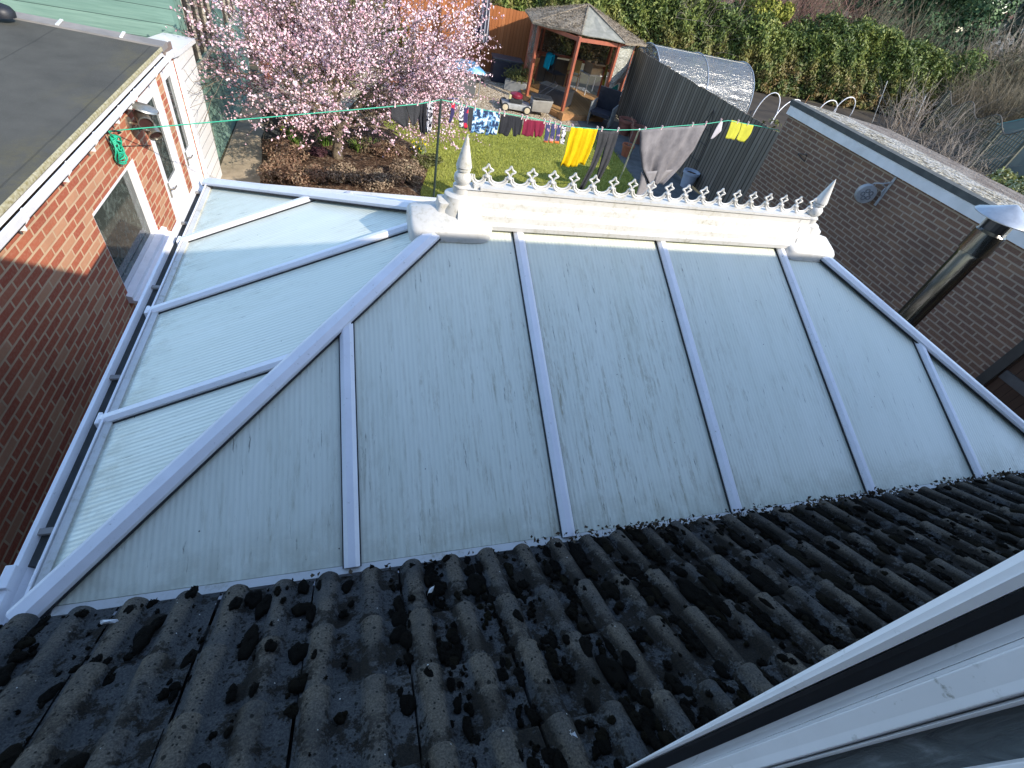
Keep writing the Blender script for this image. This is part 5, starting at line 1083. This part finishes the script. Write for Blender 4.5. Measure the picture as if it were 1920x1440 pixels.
# table under a blue tarpaulin, parasol, storage bin
q = at_z(850, 118, .76); tb = table((q[0] + .1, q[1] + .05, .012), .1, .68, .5, .74, DARKP, GALV, 'garden_table', 'garden table under the wet blue tarpaulin')
tm_ = MB(); t = NT('blue_tarpaulin'); _n = t.noise(4, 5, .6, dist=1.0); t.bump(_n, 1.0, .06); TARP = t.out(t.ramp(_n, (.35, (.03, .16, .36)), (.5, (.12, .38, .62)), (.65, (.45, .62, .74))), .22, 0, .6)
m3 = Matrix.Rotation(.1, 3, 'Z'); rows = []
for i in range(14):
    row = []
    for j in range(16):
        x, y = -.80 + 1.6 * j / 15, -.62 + 1.24 * i / 13; ex = max(0, abs(x) - .66) / .14; ey = max(0, abs(y) - .48) / .14; z = .785 - .10 * max(ex, ey) + random.uniform(-.012, .012); v_ = m3 @ Vector((x * (1 - .05 * ey), y, 0)); row.append((q[0] + .1 + v_.x, q[1] + .05 + v_.y, z))
    rows.append(row)
tag(tm_.grid(rows).build('tarpaulin', TARP, smooth=True, solid=.006, fix=False), 'crumpled wet blue tarpaulin lying over the garden table', 'tarpaulin')
bx_ = MB(); bx_.rbox((q[0] + .12, q[1] - .08, .34), .1, .52, .32, .33); tag(bx_.build('crate', noisy('grey_storage', (.10, .105, .11), (.075, .08, .085), 3, .5), bevel=.02), 'dark grey storage crate stowed beneath the blue tarpaulin table', 'crate')
px, py = 3.85, 17.75; pa = thing('parasol', (px, py, 0), 'closed dark navy parasol with pale stripes beside the orange fence', 'parasol')
MB().tube([(px, py, .05), (px, py, 2.75)], .022, 8).build('pole', DARKP, pa); MB().lathe([(.24, 0), (.24, .05), (.05, .08), (.04, .2)], (px, py, .01), 20).build('base', DARKP, pa, smooth='auto')
t = NT('parasol_cloth'); PCL = t.out(t.ramp(t.math('FRACT', t.math('MULTIPLY', t.n('SeparateXYZ', i_0=t.P()).outputs['X'], 9.0)), (0, (.028, .028, .045)), (.68, (.035, .035, .055)), (.74, (.40, .40, .43)), (.9, (.40, .40, .43)), (.95, (.03, .03, .05))), .8, 0, .2)
m = MB(); rows = []
for k in range(10):
    t_ = k / 9; r0 = .05 + .15 * t_ ** .8; row = []
    for j in range(33): a = 2 * math.pi * j / 32; rr = r0 * (1 + .28 * math.sin(8 * a) * t_); row.append((px + rr * math.cos(a), py + rr * math.sin(a), 2.72 - 1.62 * t_ + .06 * math.sin(8 * a) * (t_ == 1)))
    rows.append(row)
m.grid(rows).build('canopy', PCL, pa, smooth=True, fix=False)
q = at_z(948, 158, .0); sb = thing('storage_bin', (q[0], q[1] + .3, 0), 'dark navy storage bin in the shade of the orange fence', 'bin'); NVY = noisy('navy_plastic', (.014, .018, .035), (.02, .025, .045), 5, .4)
MB().rbox((q[0], q[1] + .3, .33), -.1, .48, .3, .32).build('body', NVY, sb, bevel=.02); MB().rbox((q[0], q[1] + .3, .68), -.1, .51, .33, .025).build('lid', noisy('grey_lid', (.07, .075, .085), (.05, .055, .065), 5, .4), sb, bevel=.01)
# trough of plants and leaning boards beside the gazebo
q = at_z(966, 172, .0); tr_ = thing('trough_planter', (q[0], q[1], 0), 'grey stone trough with grassy plants left of the gazebo', 'planter')
MB().rbox((q[0], q[1], .16), -.5, .36, .17, .15).build('trough', noisy('pale_stone', (.33, .33, .31), (.25, .25, .235), 6, .9), tr_, bevel=.012)
cards([(q[0] + random.gauss(0, .2), q[1] + random.gauss(0, .14), .36 + abs(random.gauss(0, .16))) for _ in range(600)], .035, 'foliage', OLIVE, tr_, aspect=4, drop=-1)
q = at_z(990, 172, .0); lb = MB(); lb.obox((q[0], q[1] + .1, .5), (1, .3, 0), (-.25, .9, .3), (.1, -.3, 1), .14, .012, .5); tag(lb.build('leaning_board', TIMBER), 'wide pale board leaning against the left gazebo post', 'board')
# wire trellis on the dark fence
q = at_x(1336, 210, FX - .06); wt = MB()
wt.tube([(FX - .05, q[1] - .3, .3), (FX - .05, q[1] - .28, 1.2), (FX - .05, q[1], 1.72), (FX - .05, q[1] + .28, 1.2), (FX - .05, q[1] + .3, .3)], .009, 6)
wt.tube([(FX - .05, q[1], .3), (FX - .05, q[1], 1.72)], .007, 6); [wt.tube([(FX - .05, q[1] - .28, z), (FX - .05, q[1] + .28, z)], .006, 5) for z in (.6, 1.0, 1.3)]; tag(wt.build('wire_trellis', BLACK), 'thin black wire plant frame leaning on the dark fence', 'trellis')

# ================================================================ beyond the fence
random.seed(33)
def hedge_top(x): return 2.75 + .25 * math.sin(x * .55) + .18 * math.sin(x * 1.7 + 1) + (.35 if x > 23 else 0) + (.25 if x < 14 else 0)
hg_ = thing('conifer_hedge', (12, 24.6, 0), 'long clipped conifer hedge with brown patches across the far end of the gardens', 'hedge')
n = 150000; x = RN.uniform(-10, 33, n); hx = np.array([hedge_top(q) for q in x]); f = RN.uniform(0, 1, n); front = f < .68
lump = lambda a, b_: .22 * np.sin(a * 1.3 + b_ * 1.1) + .16 * np.sin(a * 3.1 - b_ * 2.3) + .10 * np.sin(a * 5.7 + b_ * 4.1)
z = np.where(front, hx * RN.uniform(.02, 1, n) ** .85, hx + RN.normal(0, .10, n)); y = np.where(front, 24.0 + .28 * (z / hx) ** 3, 24.1 + 2.2 * RN.uniform(0, 1, n))
y = y - np.where(front, lump(x, z), 0) + RN.normal(0, .09, n) ; z = z + np.where(front, 0, .6 * lump(x, y))
nr_ = np.where(front[:, None], np.array([[0, -1, .35]]), np.array([[0, -.2, 1.0]]))
P = np.stack([x, y, np.maximum(z, .03)], 1); cards(P, .075, 'foliage', HEDGE, hg_, nrm=nr_, spread=.95, aspect=2.5, drop=.25)
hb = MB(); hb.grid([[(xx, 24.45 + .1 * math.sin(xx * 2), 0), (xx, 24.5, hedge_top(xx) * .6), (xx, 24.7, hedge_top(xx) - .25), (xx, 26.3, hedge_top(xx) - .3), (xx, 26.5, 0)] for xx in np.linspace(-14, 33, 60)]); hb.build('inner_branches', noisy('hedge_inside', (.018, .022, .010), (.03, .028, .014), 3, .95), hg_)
def crown(name, loc, rx, ry, z0, z1, n, size, m, lab, cat='tree', trunk=True, aspect=1.6, shiny=0, cone=False):
    o = thing(name, (loc[0], loc[1], 0), lab, cat); nc = 26; cl_ = []
    for _ in range(nc):
        f = random.random(); w_ = (1 - f) ** .8 if cone else math.sin(math.pi * min(.95, .15 + .8 * f)) ** .6; th = random.uniform(0, 2 * math.pi); q = math.sqrt(random.random()) * .8 * w_
        cl_.append((loc[0] + rx * q * math.cos(th), loc[1] + ry * q * math.sin(th), z0 + (z1 - z0) * f, random.uniform(.22, .42)))
    idx = RN.integers(0, nc, n); cc = np.array(cl_)[idx]; v = RN.normal(size=(n, 3)); v /= np.linalg.norm(v, axis=1)[:, None]; rr = RN.uniform(.4, 1, n) ** .5
    P_ = cc[:, :3] + v * rr[:, None] * cc[:, 3:4] * np.array([rx, ry, min(rx, (z1 - z0) * .5)])
    cards(P_, size, 'crown', m, o, nrm=v * .9 + np.array([0, -.2, .5]), spread=.7, aspect=aspect)
    if trunk: MB().tube([(loc[0], loc[1], 0), (loc[0] + .1, loc[1], (z0 + z1) / 2), (loc[0], loc[1], z1 - .3)], [.16, .12, .03], 8).build('trunk', BARK, o)
    return o
LIME = leafy('golden_conifer_leaf', (.07, .09, .015), (.15, .17, .03), (.27, .27, .05), (.34, .33, .09), scale=.8)
crown('golden_conifer', (19.3, 25.6), 1.5, 1.3, .6, 4.6, 14000, .10, LIME, 'rounded golden green conifer rising just behind the middle of the hedge', aspect=1.8)
crown('laurel_tree', (36.5, 31.5), 4.6, 3.4, .8, 7.6, 24000, .16, EVERG, 'tall dark glossy evergreen behind the right end of the hedge')
crown('evergreen_tree', (27.5, 33.0), 3.2, 2.8, .8, 5.2, 14000, .15, EVERG, 'lower dark evergreen left of the tall glossy one')
crown('evergreen_tree', (2.5, 29.5), 2.8, 2.4, .8, 4.4, 11000, .14, EVERG, 'dark evergreen behind the hedge above the orange fence')
crown('holly_shrub', (34.6, 25.2), 1.8, 1.4, .2, 3.2, 12000, .11, leafy('fresh_green_leaf', (.03, .055, .02), (.08, .13, .03), (.17, .22, .06), (.26, .30, .09), scale=.8), 'bright green bush closing the right end of the hedge', 'shrub', False)
def thicket(name, loc, rx, ry, h, n, m, lab, r=.012, lean=.5, fork=3, kink=.16): return stalks(name, loc, rx, ry, h, n, m, lab, 'shrub', None, lean, r, kink, fork, 'branch')
crown('oak_tree', (31.0, 43.0), 6.5, 4, 1, 9.6, 16000, .3, EVERG, 'broad dark tree on the skyline left of the orange roofed house')
crown('oak_tree', (46.0, 42.0), 7.0, 4.5, 1, 8.4, 18000, .3, EVERG, 'broad dark tree on the skyline below the orange roofed house')
crown('oak_tree', (16.0, 43.0), 6.5, 4, 1, 8.5, 12000, .3, OLIVE, 'pale olive tree far behind the golden conifer')
thicket('bare_shrub', (15.3, 26.4), 1.9, 1.2, 4.4, 240, TWIG_GREY, 'tangled bare grey shrub leaning over the hedge left of the golden conifer', .012, .7)
thicket('bare_shrub', (9.0, 28.0), 3.2, 1.6, 4.4, 240, TWIG_BROWN, 'bare brown shrub behind the hedge above the gazebo roof', .013)
thicket('bare_tree', (23.5, 30.5), 3.0, 2.2, 6.2, 420, TWIG_RED, 'reddish bare thicket behind the hedge right of the golden conifer', .014)
thicket('bare_shrub', (29.5, 29.0), 2.8, 1.8, 5.0, 330, TWIG_BROWN, 'brown bare thicket in front of the tall glossy evergreen', .013)
thicket('bare_shrub', (36.8, 24.6), 2.8, 2.2, 4.0, 900, TWIG_BROWN, 'dense olive brown bare scrub at the right end of the hedge', .016)
thicket('bare_shrub', (41.5, 25.5), 3.8, 3.4, 5.0, 900, TWIG_GREY, 'pale grey bare stems at the far right edge of the photo', .019)
thicket('bare_shrub', (33.2, 21.2), 2.4, 1.6, 3.0, 800, TWIG_BROWN, 'low olive brown scrub directly behind the wavy trellis', .014)
thicket('bare_fruit_bush', (25.2, 18.6), 1.5, 1.8, 2.4, 90, TWIG_GREY, 'sparse pale fruit bush in front of the wavy trellis', .013, .8, 4, .22)
thicket('bare_fruit_bush', (22.8, 15.0), 1.2, 1.2, 1.7, 60, TWIG_GREY, 'small pale fruit bush over the garage roof edge', .011, .9, 4, .24)
shrub('variegated_shrub', (21.6, 11.6), 1.0, 1.0, 1.25, 2600, .09, leafy('variegated_leaf', (.05, .07, .015), (.20, .22, .05), (.55, .54, .30), (.62, .62, .42), scale=3), 'cream and green leaved shrub at the right edge beyond the garage', 'shrub', nclump=12)
crown('climber', (9.6, 10.6), .7, .7, .5, 1.7, 900, .08, OLIVE, 'small green bush behind the dark fence near the hoops', 'shrub', False)
OLB = leafy('scrub_twig_leaf', (.035, .034, .018), (.09, .085, .045), (.155, .145, .085), (.23, .215, .14), scale=.5)
shrub('scrub', (37.5, 23.8), 3.4, 2.6, 4.2, 11000, .05, OLB, 'olive brown twiggy scrub mound right of the hedge', 'shrub', nclump=16, aspect=6, stem_m=TWIG_BROWN)
shrub('scrub', (34.0, 20.0), 2.6, 1.7, 2.4, 7000, .045, OLB, 'lower olive twiggy scrub right behind the wavy trellis', 'shrub', nclump=12, aspect=6, stem_m=TWIG_BROWN)
shrub('scrub', (42.5, 24.5), 3.2, 3.0, 4.6, 9000, .05, leafy('grey_scrub_leaf', (.09, .08, .065), (.18, .16, .135), (.30, .27, .23), scale=.5), 'pale grey twiggy scrub at the far right edge', 'shrub', nclump=14, aspect=7, stem_m=TWIG_GREY)
# neighbouring plot: dark beds, hoops, canes
sheet('vegetable_plot', [(8.6, 8.6), (20, 8.0), (30, 14), (33, 23.9), (12, 23.8), (8.6, 19.5)], .010, noisy('plot_soil', (.022, .016, .011), (.05, .038, .025), .9, .95, .8, 18))
def hoop(u0, v0, u1, v1, lab, htop, r_=.017):
    a = at_z(u0, v0, 0); b_ = at_z(u1, v1, 0); c = (a + b_) / 2; d = (b_ - a) / 2; pts = []
    for k in range(19): t_ = math.pi * k / 18; pts.append((c[0] - d[0] * math.cos(t_), c[1] - d[1] * math.cos(t_), htop * math.sin(t_) ** .8))
    tag(MB().tube(pts, r_, 8).build('cloche_hoop', W_UPVC, smooth=True), lab, 'hoop', 'white hoops over the vegetable beds')
hoop(1409, 222, 1447, 232, 'tall white plastic hoop nearest the dark fence', 1.05); hoop(1444, 234, 1492, 222, 'white plastic hoop cut off by the garage roof corner', .85)
hoop(1532, 212, 1562, 216, 'low white hoop just above the garage roof edge, left of its twin', .62, .022); hoop(1560, 214, 1592, 220, 'low white hoop just above the garage roof edge, right of its twin', .85, .022)
for (u0, v0, u1, v1, lab) in ((1636, 228, 1664, 152, 'long thin pale cane standing above the garage roof'), (1508, 196, 1518, 178, 'short bamboo cane beside the low white hoops on the left'), (1541, 203, 1551, 177, 'short bamboo cane rising behind the left low hoop'), (1678, 246, 1688, 224, 'short stake at the notch of the garage roof'), (1700, 258, 1736, 180, 'long pale cane in front of the fruit bush')):
    a = at_z(u0, v0, .05); b_ = at_y(u1, v1, a[1]); tag(MB().tube([(a[0], a[1], 0), a, b_], .018, 6).build('bamboo_cane', TIMBER if 'bamboo' in lab or 'stake' in lab else WHT), lab, 'cane', 'canes in the vegetable plot')
# polytunnel
pt_ = thing('polytunnel', (11, 16.9, 0), 'small walk in polytunnel of shiny clear plastic behind the dark fence', 'polytunnel')
X0, X1, YC, RT, HS = 9.25, 13.0, 16.95, 1.2, .78
arc = [(YC - RT * math.cos(math.pi * k / 20), HS + RT * 1.02 * math.sin(math.pi * k / 20)) for k in range(21)]; arc = [(YC - RT, 0)] + arc + [(YC + RT, 0)]
m = MB(); m.grid([[(xx, y_, z_) for y_, z_ in arc] for xx in np.linspace(X0, X1, 16)]); m.build('cover', PTUN, pt_, smooth=True, fix=False)
for xx in (X0, X1): MB().add([(xx, y_, z_) for y_, z_ in arc], [tuple(range(len(arc)))]).build('end_sheet', PTUN, pt_, fix=False)
for xx in (X0 + .01, (X0 + X1) / 2, X1 - .01): MB().tube([(xx, YC + (y_ - YC) * 1.004, z_ * 1.004) for y_, z_ in arc], .018, 6).build('hoop', GALV, pt_)
MB().tube([(X0, YC, HS + RT * 1.0), (X1, YC, HS + RT * 1.0)], .01, 6).build('ridge_pole', STEEL, pt_)
cards([(RN.uniform(X0 + .2, X1 - .2), RN.uniform(YC - .9, YC + .9), RN.uniform(.05, .5)) for _ in range(500)], .12, 'tunnel_plants', OLIVE, pt_)
# wavy trellis, greenhouse, far houses
tl_ = thing('trellis_fence', (27.2, 18.2, 0), 'wavy topped square lattice trellis at the right behind bare bushes', 'trellis'); A = np.array([28.6, 21.2]); B_ = np.array([25.4, 14.6]); LAT = noisy('trellis_wood', (.10, .10, .07), (.07, .075, .055), 6, .85)
L = np.linalg.norm(B_ - A); top = lambda s_: 1.75 + .22 * math.cos(s_ * 2 * math.pi / 2.4 + .3)
m = MB(); s_ = 0
while s_ < L: p = A + (B_ - A) * s_ / L; m.box(p[0] - .014, p[0] + .014, p[1] - .014, p[1] + .014, .1, top(s_)); s_ += .19
z = .15
while z < 1.95:
    for k in range(60):
        a, c = A + (B_ - A) * k / 60, A + (B_ - A) * (k + 1) / 60
        if top(L * (k + .5) / 60) > z: m.bar((a[0] + .02, a[1], z), (c[0] + .02, c[1], z), .015, .024)
    z += .19
m.build('lattice', LAT, tl_); m = MB(); m.tube([(*(A + (B_ - A) * k / 60), top(L * k / 60)) for k in range(61)], .024, 6); m.build('top_rail', noisy('trellis_rail', (.16, .14, .11), (.12, .10, .08), 6, .85), tl_)
for k in range(5): p = A + (B_ - A) * k / 4; MB().box(p[0] - .05, p[0] + .05, p[1] - .05, p[1] + .05, 0, top(L * k / 4) + .02).build('post', LAT, tl_)
gr = thing('greenhouse', (29.5, 17.2, 0), 'pale blue green greenhouse roof showing at the right edge', 'greenhouse'); GFR = noisy('blue_green_frame', (.12, .30, .30), (.09, .24, .25), 5, .5); GGL = NT('greenhouse_glass'); GGL = GGL.out((.16, .22, .22), .08, 0, .7, Alpha=.75)
gx0, gx1, gy0, gy1, ge, gr_ = 27.9, 31.4, 15.0, 17.6, 1.55, 2.35; m = MB(); yc_ = (gy0 + gy1) / 2
m.add([(gx0, gy0, 0), (gx1, gy0, 0), (gx1, gy1, 0), (gx0, gy1, 0), (gx0, gy0, ge), (gx1, gy0, ge), (gx1, gy1, ge), (gx0, gy1, ge), (gx0, yc_, gr_), (gx1, yc_, gr_)], [(0,1,5,4),(2,3,7,6),(4,5,9,8),(6,7,8,9),(0,4,8,7,3),(1,2,6,9,5)]); m.build('glazing', GGL, gr, fix=True)
m = MB()
for k in range(6):
    xx = gx0 + (gx1 - gx0) * k / 5; m.bar((xx, gy0 - .01, 0), (xx, gy0 - .01, ge), .04, .04, (0, 1, 0)); m.bar((xx, gy0 - .01, ge), (xx, yc_, gr_ + .01), .04, .04); m.bar((xx, gy1 + .01, ge), (xx, yc_, gr_ + .01), .04, .04)
for (y_, z_) in ((gy0 - .01, ge), (yc_, gr_ + .02), (gy1 + .01, ge)): m.bar((gx0 - .03, y_, z_), (gx1 + .03, y_, z_), .07, .06)
m.build('frame', GFR, gr)
def far_house(x, y, w_, d_, he, hr, rz, lab, wallm, roofm):
    o = thing('far_house', (x, y, 0), lab, 'house'); mt = Matrix.Rotation(rz, 3, 'Z'); Q = lambda a, b_, c: Vector((x, y, 0)) + mt @ Vector((a, b_, c)); a, b_ = w_ / 2, d_ / 2
    MB().add([Q(*p) for p in ((-a,-b_,0),(a,-b_,0),(a,b_,0),(-a,b_,0),(-a,-b_,he),(a,-b_,he),(a,b_,he),(-a,b_,he),(-a,0,hr),(a,0,hr))], [(0,1,5,4),(2,3,7,6),(0,4,8,7,3),(1,2,6,9,5)]).build('wall', wallm, o)
    r = MB()
    for s_ in (-1, 1): r.prism([Q(-a - .3, s_ * (b_ + .35), he - .15), Q(a + .3, s_ * (b_ + .35), he - .15), Q(a + .3, 0, hr + .08), Q(-a - .3, 0, hr + .08)], (0, 0, .14))
    ro = r.build('roof', roofm, o); MB().rbox(Q(a * .5, 0, hr + .5), rz, .4, .35, .8).build('chimney', BRICK_RED, ro)
    for k in (-.5, .5):
        q = Q(k * a, -b_ - .02, he - 1.4); wi = MB().rbox(q, rz, .6, .05, .6).build('window', W_UPVC, o); MB().rbox(q - mt @ Vector((0, .04, 0)), rz, .5, .03, .5).build('pane', GLASS, wi)
REND = noisy('grey_render', (.42, .41, .38), (.34, .33, .31), 2, .85); ROOF_O = noisy('orange_roof_tile', (.50, .17, .07), (.38, .12, .05), 3, .8)
far_house(116, 84, 9, 8, 4.9, 8.6, .9, 'grey rendered house with an orange tiled roof at the top right corner', REND, ROOF_O)
far_house(134, 90, 9, 8, 6.4, 10.2, -.3, 'second orange roofed house half hidden at the top right corner', BRICK_RED, ROOF_O)
far_house(22, 62, 10, 8, 5.2, 7.8, .1, 'pale house with a red roof glimpsed above the hedge', REND, ROOF_O)
P = []
for _ in range(30000):
    a_ = random.uniform(-.9, 1.9); d0 = random.uniform(72, 95); hh = (8.0 + 1.6 * math.sin(a_ * 9) + 1.2 * math.sin(a_ * 23 + 1)) * random.random() ** .7; P.append((d0 * math.sin(a_), d0 * math.cos(a_), max(.2, hh)))
tag(cards(P, .6, 'far_wood', leafy('far_wood_leaf', (.03, .045, .035), (.055, .07, .05), (.10, .095, .075), scale=.08)), 'distant band of dark trees along the skyline', 'woodland', kind='stuff')
